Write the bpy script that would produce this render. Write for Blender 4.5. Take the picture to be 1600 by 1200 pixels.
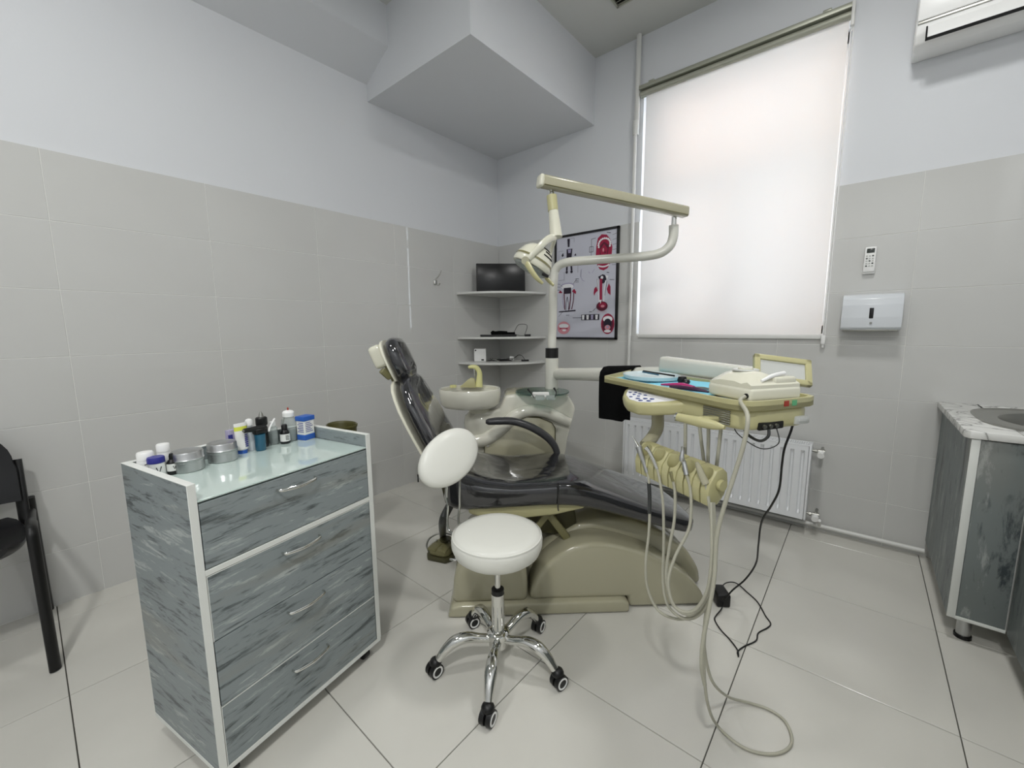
import bpy, bmesh, math, random
from mathutils import Vector, Matrix
random.seed(7)
for o in list(bpy.data.objects): bpy.data.objects.remove(o)
SC = bpy.context.scene; COL = SC.collection
PI = math.pi; R = math.radians

# ------------------------------------------------------------ camera
cam = bpy.data.cameras.new('camera'); camo = bpy.data.objects.new('camera', cam); COL.objects.link(camo)
cam.sensor_fit = 'HORIZONTAL'; cam.sensor_width = 36; cam.lens = 14.5514; cam.clip_start = .05
camo.matrix_world = Matrix([[0.76405, -0.080031, 0.640174, 2.81904], [0.645106, 0.107225, -0.756532, -3.144347], [-0.008097, 0.991008, 0.133554, 1.28768], [0.0, 0.0, 0.0, 1.0]])
SC.camera = camo
# ------------------------------------------------------------ world, lights, exposure
SC.view_settings.view_transform = 'Standard'; SC.view_settings.look = 'None'
SC.view_settings.gamma = 1; SC.view_settings.use_curve_mapping = False
SC.view_settings.exposure = 0.38
w = bpy.data.worlds.new('sky'); SC.world = w; w.use_nodes = True
w.node_tree.nodes['Background'].inputs[0].default_value = (.82, .91, 1, 1)
w.node_tree.nodes['Background'].inputs[1].default_value = 5.5
def area(name, loc, sx, sy, energy, color=(1, 1, 1), rot=(0, 0, 0)):
    l = bpy.data.lights.new(name, 'AREA'); l.shape = 'RECTANGLE'; l.size = sx; l.size_y = sy
    l.energy = energy; l.color = color
    o = bpy.data.objects.new(name, l); COL.objects.link(o); o.location = loc; o.rotation_euler = rot
    return o
area('ceiling_panel_light', (1.3, -3.4, 3.33), .3, .3, 13, (1, 1, .985))
area('ceiling_panel_light', (2.8, -1.4, 3.33), .3, .3, 16, (1, 1, .985))
area('ceiling_panel_light', (3.05, -4.0, 3.33), .2, .2, 34, (1, 1, .985))
# warm lamp added outside the window to give the blind a peach tint
area('added_warm_lamp', (.7, 1.9, 3.5), 1.4, .9, 120, (1, .60, .36), (R(-75), 0, R(20)))

# ------------------------------------------------------------ helpers
def srgb(c):
    if isinstance(c, str): c = tuple(int(c[i:i+2], 16)/255 for i in (0, 2, 4))
    return tuple(x/12.92 if x <= .04045 else ((x+.055)/1.055)**2.4 for x in c)
MATS = {}
def mat(name, c, rough=.5, metal=0, coat=0, trans=0, spec=.5, ior=1.45, emit=0, sheen=0, bump=None, alpha=1, vary=None):
    m = bpy.data.materials.new(name); m.use_nodes = True; nt = m.node_tree; b = nt.nodes['Principled BSDF']
    col = (*srgb(c), 1)
    b.inputs['Base Color'].default_value = col; b.inputs['Roughness'].default_value = rough
    b.inputs['Metallic'].default_value = metal; b.inputs['Coat Weight'].default_value = coat
    b.inputs['Coat Roughness'].default_value = .06
    b.inputs['Transmission Weight'].default_value = trans; b.inputs['Specular IOR Level'].default_value = spec
    b.inputs['IOR'].default_value = ior; b.inputs['Alpha'].default_value = alpha
    tc = nt.nodes.new('ShaderNodeTexCoord')
    if vary:      # scale, amount, (sx,sy,sz)
        n = nt.nodes.new('ShaderNodeTexNoise'); n.inputs['Scale'].default_value = vary[0]; n.inputs['Detail'].default_value = 4
        mp = nt.nodes.new('ShaderNodeMapping'); mp.inputs['Scale'].default_value = vary[2] if len(vary) > 2 else (1, 1, 1)
        mx = nt.nodes.new('ShaderNodeMix'); mx.data_type = 'RGBA'; mx.blend_type = 'MULTIPLY'
        cr = nt.nodes.new('ShaderNodeValToRGB'); v = 1-vary[1]
        cr.color_ramp.elements[0].position = .3; cr.color_ramp.elements[0].color = (v, v, v, 1)
        cr.color_ramp.elements[1].position = .7; cr.color_ramp.elements[1].color = (1, 1, 1, 1)
        nt.links.new(tc.outputs['Object'], mp.inputs[0]); nt.links.new(mp.outputs[0], n.inputs['Vector'])
        nt.links.new(n.outputs['Fac'], cr.inputs[0]); mx.inputs['Factor'].default_value = 1
        mx.inputs['A'].default_value = col; nt.links.new(cr.outputs[0], mx.inputs['B']); nt.links.new(mx.outputs['Result'], b.inputs['Base Color'])
    if bump:      # scale, strength, distance
        n = nt.nodes.new('ShaderNodeTexNoise'); n.inputs['Scale'].default_value = bump[0]; n.inputs['Detail'].default_value = 3
        bp = nt.nodes.new('ShaderNodeBump'); bp.inputs['Strength'].default_value = bump[1]; bp.inputs['Distance'].default_value = bump[2]
        nt.links.new(tc.outputs['Object'], n.inputs['Vector']); nt.links.new(n.outputs['Fac'], bp.inputs['Height']); nt.links.new(bp.outputs[0], b.inputs['Normal'])
    MATS[name] = m; return m
def laminate(name, scale, dark, mid, light, brown, rough=.45):
    m = bpy.data.materials.new(name); m.use_nodes = True; nt = m.node_tree; b = nt.nodes['Principled BSDF']
    b.inputs['Roughness'].default_value = rough; b.inputs['Specular IOR Level'].default_value = .3
    N = nt.nodes.new; L = nt.links.new
    tc = N('ShaderNodeTexCoord'); mp = N('ShaderNodeMapping'); mp.inputs['Scale'].default_value = scale
    mp.inputs['Rotation'].default_value = (R(-6), R(-5), 0)
    L(tc.outputs['Object'], mp.inputs[0])
    n1 = N('ShaderNodeTexNoise'); n1.inputs['Scale'].default_value = 1.0; n1.inputs['Detail'].default_value = 7; n1.inputs['Roughness'].default_value = .72; n1.inputs['Distortion'].default_value = .35
    L(mp.outputs[0], n1.inputs['Vector'])
    cr = N('ShaderNodeValToRGB'); e = cr.color_ramp.elements
    e[0].position = .36; e[0].color = (*srgb(dark), 1); e[1].position = .64; e[1].color = (*srgb(light), 1)
    x = e.new(.45); x.color = (*srgb(mid), 1); x = e.new(.57); x.color = (*srgb(mid), 1)
    L(n1.outputs['Fac'], cr.inputs[0])
    n2 = N('ShaderNodeTexNoise'); n2.inputs['Scale'].default_value = .3; n2.inputs['Detail'].default_value = 3
    L(mp.outputs[0], n2.inputs['Vector'])
    c2 = N('ShaderNodeValToRGB'); c2.color_ramp.elements[0].position = .52; c2.color_ramp.elements[1].position = .72
    L(n2.outputs['Fac'], c2.inputs[0])
    mx = N('ShaderNodeMix'); mx.data_type = 'RGBA'; L(c2.outputs[0], mx.inputs['Factor']); L(cr.outputs[0], mx.inputs['A'])
    mb = N('ShaderNodeMix'); mb.data_type = 'RGBA'; mb.inputs['Factor'].default_value = .5
    L(cr.outputs[0], mb.inputs['A']); mb.inputs['B'].default_value = (*srgb(brown), 1); L(mb.outputs['Result'], mx.inputs['B'])
    # dark knots and scratches
    n3 = N('ShaderNodeTexNoise'); n3.inputs['Scale'].default_value = 2.6; n3.inputs['Detail'].default_value = 6; n3.inputs['Distortion'].default_value = .5
    L(mp.outputs[0], n3.inputs['Vector']); c3 = N('ShaderNodeValToRGB'); c3.color_ramp.elements[0].position = .60; c3.color_ramp.elements[1].position = .74
    L(n3.outputs['Fac'], c3.inputs[0])
    m3 = N('ShaderNodeMix'); m3.data_type = 'RGBA'; L(c3.outputs[0], m3.inputs['Factor']); L(mx.outputs['Result'], m3.inputs['A']); m3.inputs['B'].default_value = (*srgb(dark), 1)
    L(m3.outputs['Result'], b.inputs['Base Color'])
    MATS[name] = m; return m
def marble(name):
    m = bpy.data.materials.new(name); m.use_nodes = True; nt = m.node_tree; b = nt.nodes['Principled BSDF']; b.inputs['Roughness'].default_value = .25
    N = nt.nodes.new; L = nt.links.new; tc = N('ShaderNodeTexCoord'); n = N('ShaderNodeTexNoise'); n.inputs['Scale'].default_value = 4; n.inputs['Detail'].default_value = 6; n.inputs['Distortion'].default_value = 2.2
    L(tc.outputs['Object'], n.inputs['Vector']); cr = N('ShaderNodeValToRGB'); e = cr.color_ramp.elements
    e[0].position = .40; e[0].color = (*srgb('dcdcd8'), 1); e[1].position = .56; e[1].color = (*srgb('e2e2de'), 1)
    x = e.new(.485); x.color = (*srgb('82827e'), 1); x = e.new(.46); x.color = (*srgb('d2d2ce'), 1); x = e.new(.51); x.color = (*srgb('d0d0cc'), 1)
    L(n.outputs['Fac'], cr.inputs[0]); L(cr.outputs[0], b.inputs['Base Color']); MATS[name] = m; return m
def fabric_blind(name):
    m = bpy.data.materials.new(name); m.use_nodes = True; nt = m.node_tree; nt.nodes.remove(nt.nodes['Principled BSDF'])
    N = nt.nodes.new; L = nt.links.new; out = nt.nodes['Material Output']
    d = N('ShaderNodeBsdfDiffuse'); d.inputs[0].default_value = (.78, .77, .75, 1); t = N('ShaderNodeBsdfTranslucent'); t.inputs[0].default_value = (.92, .88, .86, 1)
    x = N('ShaderNodeMixShader'); x.inputs[0].default_value = .165; L(d.outputs[0], x.inputs[1]); L(t.outputs[0], x.inputs[2]); L(x.outputs[0], out.inputs[0])
    MATS[name] = m; return m

class MB:
    def __init__(s): s.bm = bmesh.new(); s.mi = 0
    def _tag(s, n0):
        for f in list(s.bm.faces)[n0:]: f.material_index = s.mi
    def merge(s, b2, M=None):
        me = bpy.data.meshes.new('t'); b2.to_mesh(me); b2.free()
        if M is not None: me.transform(M)
        n0 = len(s.bm.faces); s.bm.from_mesh(me); bpy.data.meshes.remove(me); s.bm.faces.ensure_lookup_table()
        for f in s.bm.faces[n0:]: f.material_index = s.mi
        return s
    def box(s, a, b, bev=0, seg=2, M=None):
        b2 = bmesh.new(); bmesh.ops.create_cube(b2, size=1)
        c = [(a[i]+b[i])/2 for i in range(3)]; d = [abs(b[i]-a[i]) for i in range(3)]
        for v in b2.verts: v.co = Vector((c[0]+v.co.x*d[0], c[1]+v.co.y*d[1], c[2]+v.co.z*d[2]))
        if bev: bmesh.ops.bevel(b2, geom=b2.edges[:], offset=min(bev, min(d)*.49), segments=seg, profile=.5, affect='EDGES')
        return s.merge(b2, M)
    def obox(s, p, q, wdt, hgt, bev=0, up=(0, 0, 1)):   # a bar of rectangular section from p to q
        p, q = Vector(p), Vector(q); d = q-p; l = d.length; x = d.normalized(); u = Vector(up); y = u.cross(x).normalized(); z = x.cross(y)
        M = Matrix.Translation((p+q)/2) @ Matrix((x, y, z)).transposed().to_4x4()
        return s.box((-l/2, -wdt/2, -hgt/2), (l/2, wdt/2, hgt/2), bev, 3, M)
    def tube(s, pts, r, seg=12, smooth=0, cap=True, flat=1):
        pts = [Vector(p) for p in pts]; n = len(pts)
        rr = list(r) if isinstance(r, (list, tuple)) else [r]*n
        if smooth:
            P = [pts[0]*2-pts[1]]+pts+[pts[-1]*2-pts[-2]]; o = []; ro = []
            for i in range(1, n):
                for k in range(smooth):
                    t = k/smooth; p0, p1, p2, p3 = P[i-1], P[i], P[i+1], P[i+2]
                    o.append(.5*((2*p1)+(p2-p0)*t+(2*p0-5*p1+4*p2-p3)*t*t+(3*p1-p0-3*p2+p3)*t**3)); ro.append(rr[i-1]*(1-t)+rr[i]*t)
            o.append(pts[-1]); ro.append(rr[-1]); pts, rr = o, ro; n = len(pts)
        b2 = bmesh.new(); rings = []; nrm = None
        for i, p in enumerate(pts):
            t = (pts[min(i+1, n-1)]-pts[max(i-1, 0)]).normalized()
            if nrm is None: nrm = t.orthogonal().normalized() if abs(t.z) > .95 else t.cross(Vector((0, 0, 1))).normalized()
            else: nrm = (nrm-t*nrm.dot(t)).normalized()
            bb = t.cross(nrm)
            rings.append([b2.verts.new(p+(nrm*math.cos(2*PI*k/seg)*flat+bb*math.sin(2*PI*k/seg))*rr[i]) for k in range(seg)])
        for i in range(n-1):
            for k in range(seg): b2.faces.new((rings[i][k], rings[i][(k+1) % seg], rings[i+1][(k+1) % seg], rings[i+1][k]))
        if cap: b2.faces.new(rings[0][::-1]); b2.faces.new(rings[-1])
        return s.merge(b2)
    def lathe(s, prof, c=(0, 0, 0), seg=32, axis=None, sx=1, sy=1, cap=True):   # prof: list of (r,z)
        b2 = bmesh.new(); rings = []
        for r, z in prof:
            if r < 1e-6: rings.append([b2.verts.new((0, 0, z))])
            else: rings.append([b2.verts.new((r*sx*math.cos(2*PI*k/seg), r*sy*math.sin(2*PI*k/seg), z)) for k in range(seg)])
        for i in range(len(rings)-1):
            a, b = rings[i], rings[i+1]
            for k in range(seg):
                k2 = (k+1) % seg
                if len(a) == 1 and len(b) == 1: continue
                if len(a) == 1: b2.faces.new((a[0], b[k], b[k2]))
                elif len(b) == 1: b2.faces.new((a[k], a[k2], b[0]))
                else: b2.faces.new((a[k], a[k2], b[k2], b[k]))
        if cap and len(rings[0]) > 1: b2.faces.new(rings[0][::-1])
        if cap and len(rings[-1]) > 1: b2.faces.new(rings[-1])
        bmesh.ops.recalc_face_normals(b2, faces=b2.faces[:])
        M = Matrix.Translation(c)
        if axis is not None: M = M @ Vector((0, 0, 1)).rotation_difference(Vector(axis)).to_matrix().to_4x4()
        return s.merge(b2, M)
    def prism(s, poly, M, depth, bev=0, seg=2):   # polygon in xy plane of M, extruded along +z of M
        b2 = bmesh.new(); vs = [b2.verts.new((x, y, 0)) for x, y in poly]; f = b2.faces.new(vs)
        r = bmesh.ops.extrude_face_region(b2, geom=[f]); up = [v for v in r['geom'] if isinstance(v, bmesh.types.BMVert)]
        for v in up: v.co.z += depth
        bmesh.ops.recalc_face_normals(b2, faces=b2.faces[:])
        if bev: bmesh.ops.bevel(b2, geom=b2.edges[:], offset=bev, segments=seg, profile=.5, affect='EDGES', clamp_overlap=True)
        return s.merge(b2, M)
    def poly(s, pts):
        vs = [s.bm.verts.new(p) for p in pts]; f = s.bm.faces.new(vs); f.material_index = s.mi; return s
    def rings(s, rr, cap=True):
        b2 = bmesh.new(); R_ = [[b2.verts.new(p) for p in r] for r in rr]; m = len(R_[0])
        for i in range(len(R_)-1):
            for k in range(m): b2.faces.new((R_[i][k], R_[i][(k+1) % m], R_[i+1][(k+1) % m], R_[i+1][k]))
        if cap: b2.faces.new(R_[0][::-1]); b2.faces.new(R_[-1])
        bmesh.ops.recalc_face_normals(b2, faces=b2.faces[:])
        return s.merge(b2)
    def cushion(s, st, bc, seg=28, e=3.2):
        # st: (a, z, na, nz, half thickness, half width[, bc]); ring = superellipse across b and n
        rr = []
        for t in st:
            a, z, na, nz, ht, hw = t[:6]; b0 = t[6] if len(t) > 6 else bc; L_ = math.hypot(na, nz); na /= L_; nz /= L_; ring = []
            for k in range(seg):
                th = 2*PI*k/seg; cx, sx_ = math.cos(th), math.sin(th)
                u = math.copysign(abs(cx)**(2/e), cx); v = math.copysign(abs(sx_)**(2/e), sx_)
                ring.append((a+na*ht*v, b0+hw*u, z+nz*ht*v))
            rr.append(ring)
        return s.rings(rr)
    def build(s, name, m, parent=None, ang=38, world=False, label=None):
        me = bpy.data.meshes.new(name)
        if world and parent is not None:
            M = (Matrix.Translation(parent.location) @ parent.rotation_euler.to_matrix().to_4x4())
            q_ = parent.parent
            while q_ is not None:
                M = (Matrix.Translation(q_.location) @ q_.rotation_euler.to_matrix().to_4x4()) @ M; q_ = q_.parent
            s.bm.transform(M.inverted())
        s.bm.to_mesh(me); s.bm.free()
        for x in (m if isinstance(m, (list, tuple)) else [m]): me.materials.append(MATS[x])
        me.shade_smooth(); me.set_sharp_from_angle(angle=R(ang))
        o = bpy.data.objects.new(name, me); COL.objects.link(o)
        if parent is not None: o.parent = parent
        if label: o['label'] = label
        return o
def tag(o, label, cat, group=None, kind=None):
    o['label'] = label
    if cat: o['category'] = cat
    if group: o['group'] = group
    if kind: o['kind'] = kind
    return o
def thing(name, label, cat, loc=(0, 0, 0), rz=0, group=None):
    o = bpy.data.objects.new(name, None); COL.objects.link(o); o.location = loc; o.rotation_euler = (0, 0, rz)
    o.empty_display_size = .05
    return tag(o, label, cat, group)
def struct(o, label): o['kind'] = 'structure'; o['label'] = label; return o
def copy_part(src, parent, loc, name=None):
    c = src.copy(); COL.objects.link(c); c.parent = parent; c.location = loc; return c
def rot_x90(loc=(0, 0, 0)): return Matrix.Translation(loc) @ Matrix.Rotation(R(90), 4, 'X')

# ------------------------------------------------------------ materials
mat('plaster', 'd9dbde', .75, spec=.25, bump=(90, .12, .002))
mat('ceiling_paint', 'c9cac6', .85, spec=.2)
mat('wall_tile', 'cbcbc8', .03, spec=.5, vary=(1.6, .03))
mat('wall_grout', 'dededa', .8)
mat('floor_tile', 'd4d2ca', .16, spec=.4, vary=(2.4, .07))
mat('floor_grout', '504f49', .8)
mat('white_paint', 'dcdcd8', .35)
mat('radiator_white', 'e4e6e8', .28, coat=.3)
mat('dark_gap', '15150f', .7)
mat('pvc_white', 'e8e8e6', .3)
fabric_blind('blind_fabric')
mat('alu', 'a9aa9c', .4, metal=.35)
mat('glass', 'ffffff', .02, trans=1, ior=1.45)
mat('green_glass', '8fb3a8', .03, trans=.9, ior=1.5)
mat('chrome', 'd8d8d4', .07, metal=1)
mat('brushed', 'bfc0c0', .32, metal=.95)
mat('steel', '9a9a94', .3, metal=.9)
mat('white_plastic', 'eeeeec', .3)
mat('grey_white_plastic', 'd6dade', .3, coat=.3)
mat('black_plastic', '111111', .4)
mat('black_gloss', '08080a', .28)
mat('black_fabric', '0b0b0c', .9, spec=.15)
mat('black_leather', '151517', .35)
mat('vinyl', '242427', .10, coat=1, bump=(4.5, .8, .02), spec=.6)
mat('vinyl_black', '0e0e0f', .15, coat=.5, bump=(12, .4, .008))
mat('arm_rubber', '38383a', .28)
mat('cream', 'dedcca', .2, coat=.4)
mat('base_cream', 'aeaa92', .14, coat=.4)
mat('cream_yellow', 'bcb78a', .28, coat=.25)
mat('faucet_yellow', 'dfdc9a', .25, coat=.3)
mat('olive_plastic', '7c7854', .35)
mat('dark_olive', '4a4830', .4)
mat('ceramic', 'd9d7c9', .08, coat=.6)
mat('arm_white', 'd3d2c8', .22, coat=.4)
mat('white_vinyl', 'e0e0d8', .38, coat=.1, bump=(30, .15, .002))
mat('hose_grey', 'b0ae9e', .4)
mat('hose_dark', '3b3d3c', .4)
mat('white_edge', 'dfe1dc', .4)
mat('blue_paper', '86cfe4', .8)
mat('pale_blue', 'cfe6ea', .35)
mat('pale_dish', 'e6f0f2', .25, trans=.35, ior=1.3)
mat('magenta', 'b0306e', .4)
mat('dark_violet', '3a1636', .35)
mat('violet_blue', '2e2f86', .35)
mat('blue', '2f5fb4', .35)
mat('teal_blue', '1f5a74', .2, coat=.4)
mat('paper', 'c9cad6', .5)
mat('print_red', '9c1840', .5)
mat('print_pink', 'd8929e', .5)
mat('print_dark', '241c2e', .5)
mat('print_maroon', '5c1430', .5)
mat('print_white', 'ececf0', .5)
mat('print_lilac', 'a9a3c0', .5)
mat('label_white', 'e8e8e4', .5)
mat('yellow', 'd6dc54', .4)
mat('clear_plastic', 'dfe6e4', .12, trans=.75, ior=1.2)
mat('liquid', 'c6cfce', .1, trans=.6, ior=1.2)
mat('red', 'a33524', .4)
mat('green', '5fae7c', .4)
mat('button_blue', '3c4f8e', .4)
mat('frame_black', '0d0c0f', .35)
mat('screen_grey', 'c4c6c2', .25)
mat('lcd', '3b403c', .2)
mat('bin_olive', '55522a', .4)
mat('milk_glass', 'c9d9d3', .06, coat=.8)
laminate('laminate', (4.5, 4.5, 34), '575d5e', '8a9293', 'adb3b1', '8d897b')
laminate('laminate_upright', (12, 12, 3), '434a4d', '79807f', 'a0a4a2', '86837a')
marble('marble')

# ------------------------------------------------------------ the setting
XR, YF, ZC = 3.93, -5.0, 3.38          # right wall, wall behind the camera, ceiling
WX0, WX1, WZ0, WZ1 = 1.445, 2.625, 1.225, 3.0     # window opening
TOP, CH_, TW = 2.086, .304, .6
m = MB(); m.box((-.2, YF-.2, -.12), (XR+.2, .5, -.008)); floor = struct(m.build('floor', 'floor_grout'), 'floor of large pale grey glazed tiles with thin dark joints')
m = MB(); m.box((-.2, YF-.2, -.12), (-.008, .5, ZC)); wl = struct(m.build('wall_left', 'plaster'), 'white left wall, grey tiles below and paint above')
m = MB(); YB = .008
m.box((-.008, YB, -.1), (WX0, .32, ZC)).box((WX1, YB, -.1), (XR, .32, ZC)).box((WX0, YB, -.1), (WX1, .32, WZ0)).box((WX0, YB, WZ1), (WX1, .32, ZC))
wb = struct(m.build('wall_back', 'plaster'), 'white back wall around the window, grey tiles below')
m = MB(); m.box((XR, YF, -.1), (XR+.15, .32, ZC)); struct(m.build('wall_right', 'plaster'), 'plain white right wall')
m = MB(); m.box((-.2, YF-.15, -.1), (XR+.15, YF, ZC)); struct(m.build('wall_front', 'plaster'), 'plain white wall behind the camera')
m = MB(); m.box((-.2, YF-.15, ZC), (XR+.15, .32, ZC+.12)); struct(m.build('ceiling', 'ceiling_paint'), 'white painted ceiling')
m = MB(); m.box((-.008, -1.368, 2.89), (1.037, .008, ZC)); struct(m.build('trim_1', 'plaster'), 'boxed bulkhead in the corner under the ceiling')
m = MB(); m.prism([(-.008, 3.0), (.27, 3.135), (.27, ZC), (-.008, ZC)], Matrix.Translation((0, YF, 0)) @ Matrix(((1, 0, 0, 0), (0, 0, 1, 0), (0, 1, 0, 0), (0, 0, 0, 1))), -YF-1.368)
struct(m.build('trim_2', 'plaster'), 'boxed beam along the top of the left wall')

# tiles: each one a piece; alike pieces share a mesh
def tile_mesh(name, sx, sy, sz, mt, bev=.0012):
    b = bmesh.new(); bmesh.ops.create_cube(b, size=1)
    for v in b.verts: v.co = Vector((v.co.x*sx, v.co.y*sy, v.co.z*sz))
    bmesh.ops.bevel(b, geom=b.edges[:], offset=bev, segments=1, affect='EDGES')
    me = bpy.data.meshes.new(name); b.to_mesh(me); b.free(); me.materials.append(MATS[mt]); return me
CACHE = {}
def tile(parent, a, b, mt):
    d = tuple(round(b[i]-a[i], 4) for i in range(3))
    if d+(mt,) not in CACHE: CACHE[d+(mt,)] = tile_mesh('tile', *d, mt)
    o = bpy.data.objects.new('tile', CACHE[d+(mt,)]); COL.objects.link(o); o.parent = parent
    o.location = [(a[i]+b[i])/2 for i in range(3)]; return o
G = .0026
fx = [-.008, .1537]+[.1537+.6*i for i in range(1, 8)]; fx = [x for x in fx if x < XR]+[XR]
fy = [.008, -.165]; y = -.165
while y-.6 > YF: y -= .6; fy.append(y)
fy.append(YF)
for i in range(len(fx)-1):
    for j in range(len(fy)-1):
        if fx[i+1]-fx[i] < .02: continue
        tile(floor, (fx[i]+.0016, fy[j+1]+.0016, -.010), (fx[i+1]-.0016, fy[j]-.0016, 0), 'floor_tile')
rows = [TOP]+[TOP-CH_*k for k in range(1, 7)]+[.002]
ly = [-.001]; y = 0
while y-TW > YF: y -= TW; ly.append(y)
ly.append(YF)
for k in range(7):
    for j in range(len(ly)-1):
        tile(wl, (-.010, ly[j+1]+G/2, rows[k+1]+G/2), (0, ly[j]-G/2, rows[k]-G/2), 'wall_tile')
bx = [.0, .597, 1.197, 1.797, 2.397, 2.997, 3.597, XR]
for k in range(7):
    for i in range(7):
        a0, a1, z1, z0 = bx[i], bx[i+1], rows[k], rows[k+1]
        if z1 > WZ0+.02 and a1 > WX0 and a0 < WX1:      # cut round the window opening
            if z0 < WZ0: segs = [(a0, a1, z0, WZ0)]
            else: segs = []
            if a0 < WX0: segs.append((a0, WX0, max(z0, WZ0) if segs else z0, z1))
            if a1 > WX1: segs.append((WX1, a1, max(z0, WZ0) if z0 < WZ0 else z0, z1))
        else: segs = [(a0, a1, z0, z1)]
        for s0, s1, q0, q1 in segs: tile(wb, (s0+G/2, 0, q0+G/2), (s1-G/2, .010, q1-G/2), 'wall_tile')
m = MB(); m.box((-.012, YF, .0), (-.0014, .0, TOP-.001)); g = m.build('grout', 'wall_grout', wl)
m = MB(); m.box((0, .0014, 0), (WX0, .0095, TOP-.001)).box((WX1, .0014, 0), (XR, .0095, TOP-.001)).box((WX0, .0014, 0), (WX1, .0095, WZ0-.002)); g = m.build('grout', 'wall_grout', wb)

# window in its reveal
m = MB(); m.box((WX0-.002, .20, WZ0-.002), (WX0+.07, .27, WZ1+.002), .006).box((WX1-.07, .20, WZ0-.002), (WX1+.002, .27, WZ1+.002), .006)
m.box((WX0, .20, WZ0-.002), (WX1, .27, WZ0+.07), .006).box((WX0, .20, WZ1-.07), (WX1, .27, WZ1+.002), .006)
m.box((WX0+.04, .205, 2.33), (WX1-.04, .265, 2.42), .006).box((2.0, .205, WZ0+.04), (2.08, .265, 2.36), .006)
win = struct(m.build('window_1', 'pvc_white'), 'white framed window behind the roller blind')
for a, b in (((WX0+.06, .232, WZ0+.06), (2.01, .238, 2.34)), ((2.07, .232, WZ0+.06), (WX1-.06, .238, 2.34)), ((WX0+.06, .232, 2.41), (WX1-.06, .238, WZ1-.06))):
    m = MB(); m.box(a, b); m.build('pane', 'glass', win)
m = MB(); m.box((WX0+.001, .010, WZ0-.004), (WX1-.001, .202, WZ0+.012), .003); m.build('window_sill', 'pvc_white', win)

# ------------------------------------------------------------ blind
bl = thing('roller_blind', 'white translucent roller blind drawn down over the window', 'blind', (2.03, -.03, 1.2))
B0, B1 = 1.428, 2.640
m = MB(); m.box((B0, -.050, 2.995), (B1, .006, 3.022), .004); m.box((B0, -.004, 2.955), (B1, .007, 2.996), .002); m.build('headrail', 'alu', bl, world=True)
m = MB(); m.tube([(B0+.008, -.026, 2.968), (B1-.012, -.026, 2.968)], .019, 20); m.build('roller', 'alu', bl, world=True)
m = MB(); rr = []
b2 = bmesh.new(); g_ = []
N_ = 30
for j in range(N_+1):
    z = 1.232+(2.965-1.232)*j/N_; g_.append([b2.verts.new((B0+.042+(B1-B0-.062)*i/24, -.010-.002*math.sin(i*.9+j*.15), z)) for i in range(25)])
for j in range(N_):
    for i in range(24): b2.faces.new((g_[j][i], g_[j][i+1], g_[j+1][i+1], g_[j+1][i]))
m.merge(b2); m.build('blind_fabric', 'blind_fabric', bl, world=True)
m = MB(); m.box((B0+.038, -.018, 1.207), (B1-.020, -.004, 1.234), .004); m.build('bottom_bar', 'white_paint', bl, world=True)
for x in (1.52, 2.52):
    m = MB(); m.box((x-.02, -.054, 3.016), (x+.02, .006, 3.03), .003); m.build('bracket', 'alu', bl, world=True)
m = MB(); m.box((B1-.012, -.055, 2.90), (B1+.004, .006, 3.02), .004); m.build('end_bracket', 'white_paint', bl, world=True)
ch = MB(); ch.tube([(2.642, -.028, 2.97), (2.640, -.028, 1.22)], .0032, 8).tube([(2.631, -.020, 2.97), (2.630, -.020, 1.22)], .0022, 8)
ch.build('pull_chain', 'white_plastic', bl, world=True)
m = MB(); m.box((2.622, -.034, 1.175), (2.646, -.012, 1.232), .008); m.lathe([(.0, 1.155), (.006, 1.158), (.006, 1.178), (0, 1.18)], (2.634, -.02, 0)); m.build('chain_weight', 'white_plastic', bl, world=True)

# ------------------------------------------------------------ heating pipes and radiator
m = MB(); m.tube([(1.402, -.028, .003), (1.402, -.028, 2.78)], .013, 14).tube([(1.409, -.024, 2.74), (1.409, -.024, ZC-.002)], .018, 14).lathe([(.0, 2.70), (.022, 2.70), (.022, 2.80), (0, 2.80)], (1.404, -.027, 0))
tag(m.build('heating_pipe', 'white_paint'), 'thin white vertical heating pipe left of the window blind', 'pipe')
m = MB(); m.tube([(1.43, -.035, .045), (3.17, -.035, .045)], .0125, 14).tube([(2.7, -.035, .045), (2.7, -.09, .10)], .010, 10)
tag(m.build('heating_pipe', 'white_paint'), 'white heating pipe along the floor at the back wall', 'pipe')
rd = thing('radiator', 'white ribbed panel radiator under the window', 'radiator', (2.03, -.1, .10))
RX0, RX1, RZ0, RZ1 = 1.43, 2.635, .105, .575
prof = []; n = 22; pw = (RX1-RX0-.03)/n
for i in range(n):
    x = RX0+.015+i*pw; prof += [(x, -.1515), (x+pw*.30, -.1515), (x+pw*.42, -.138), (x+pw*.58, -.138), (x+pw*.70, -.1515)]
prof.append((RX1-.015, -.1515))
m = MB(); a = [(x, y, RZ0+.055) for x, y in prof]; b = [(x, y, RZ1-.055) for x, y in prof]
b2 = bmesh.new(); flat0 = [b2.verts.new((x, -.1515, RZ0)) for x, y in prof]; f1 = [b2.verts.new((x, -.1515, RZ0+.035)) for x, y in prof]
va = [b2.verts.new(p) for p in a]; vb = [b2.verts.new(p) for p in b]; f2 = [b2.verts.new((x, -.1515, RZ1-.035)) for x, y in prof]; f3 = [b2.verts.new((x, -.1515, RZ1-.004)) for x, y in prof]
for L0, L1 in ((flat0, f1), (f1, va), (va, vb), (vb, f2), (f2, f3)):
    for i in range(len(prof)-1): b2.faces.new((L0[i], L0[i+1], L1[i+1], L1[i]))
m.merge(b2); m.box((RX0+.012, -.136, RZ0+.002), (RX1-.012, -.128, RZ1-.008)); m.build('front_panel', 'radiator_white', rd, world=True, ang=25)
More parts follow.
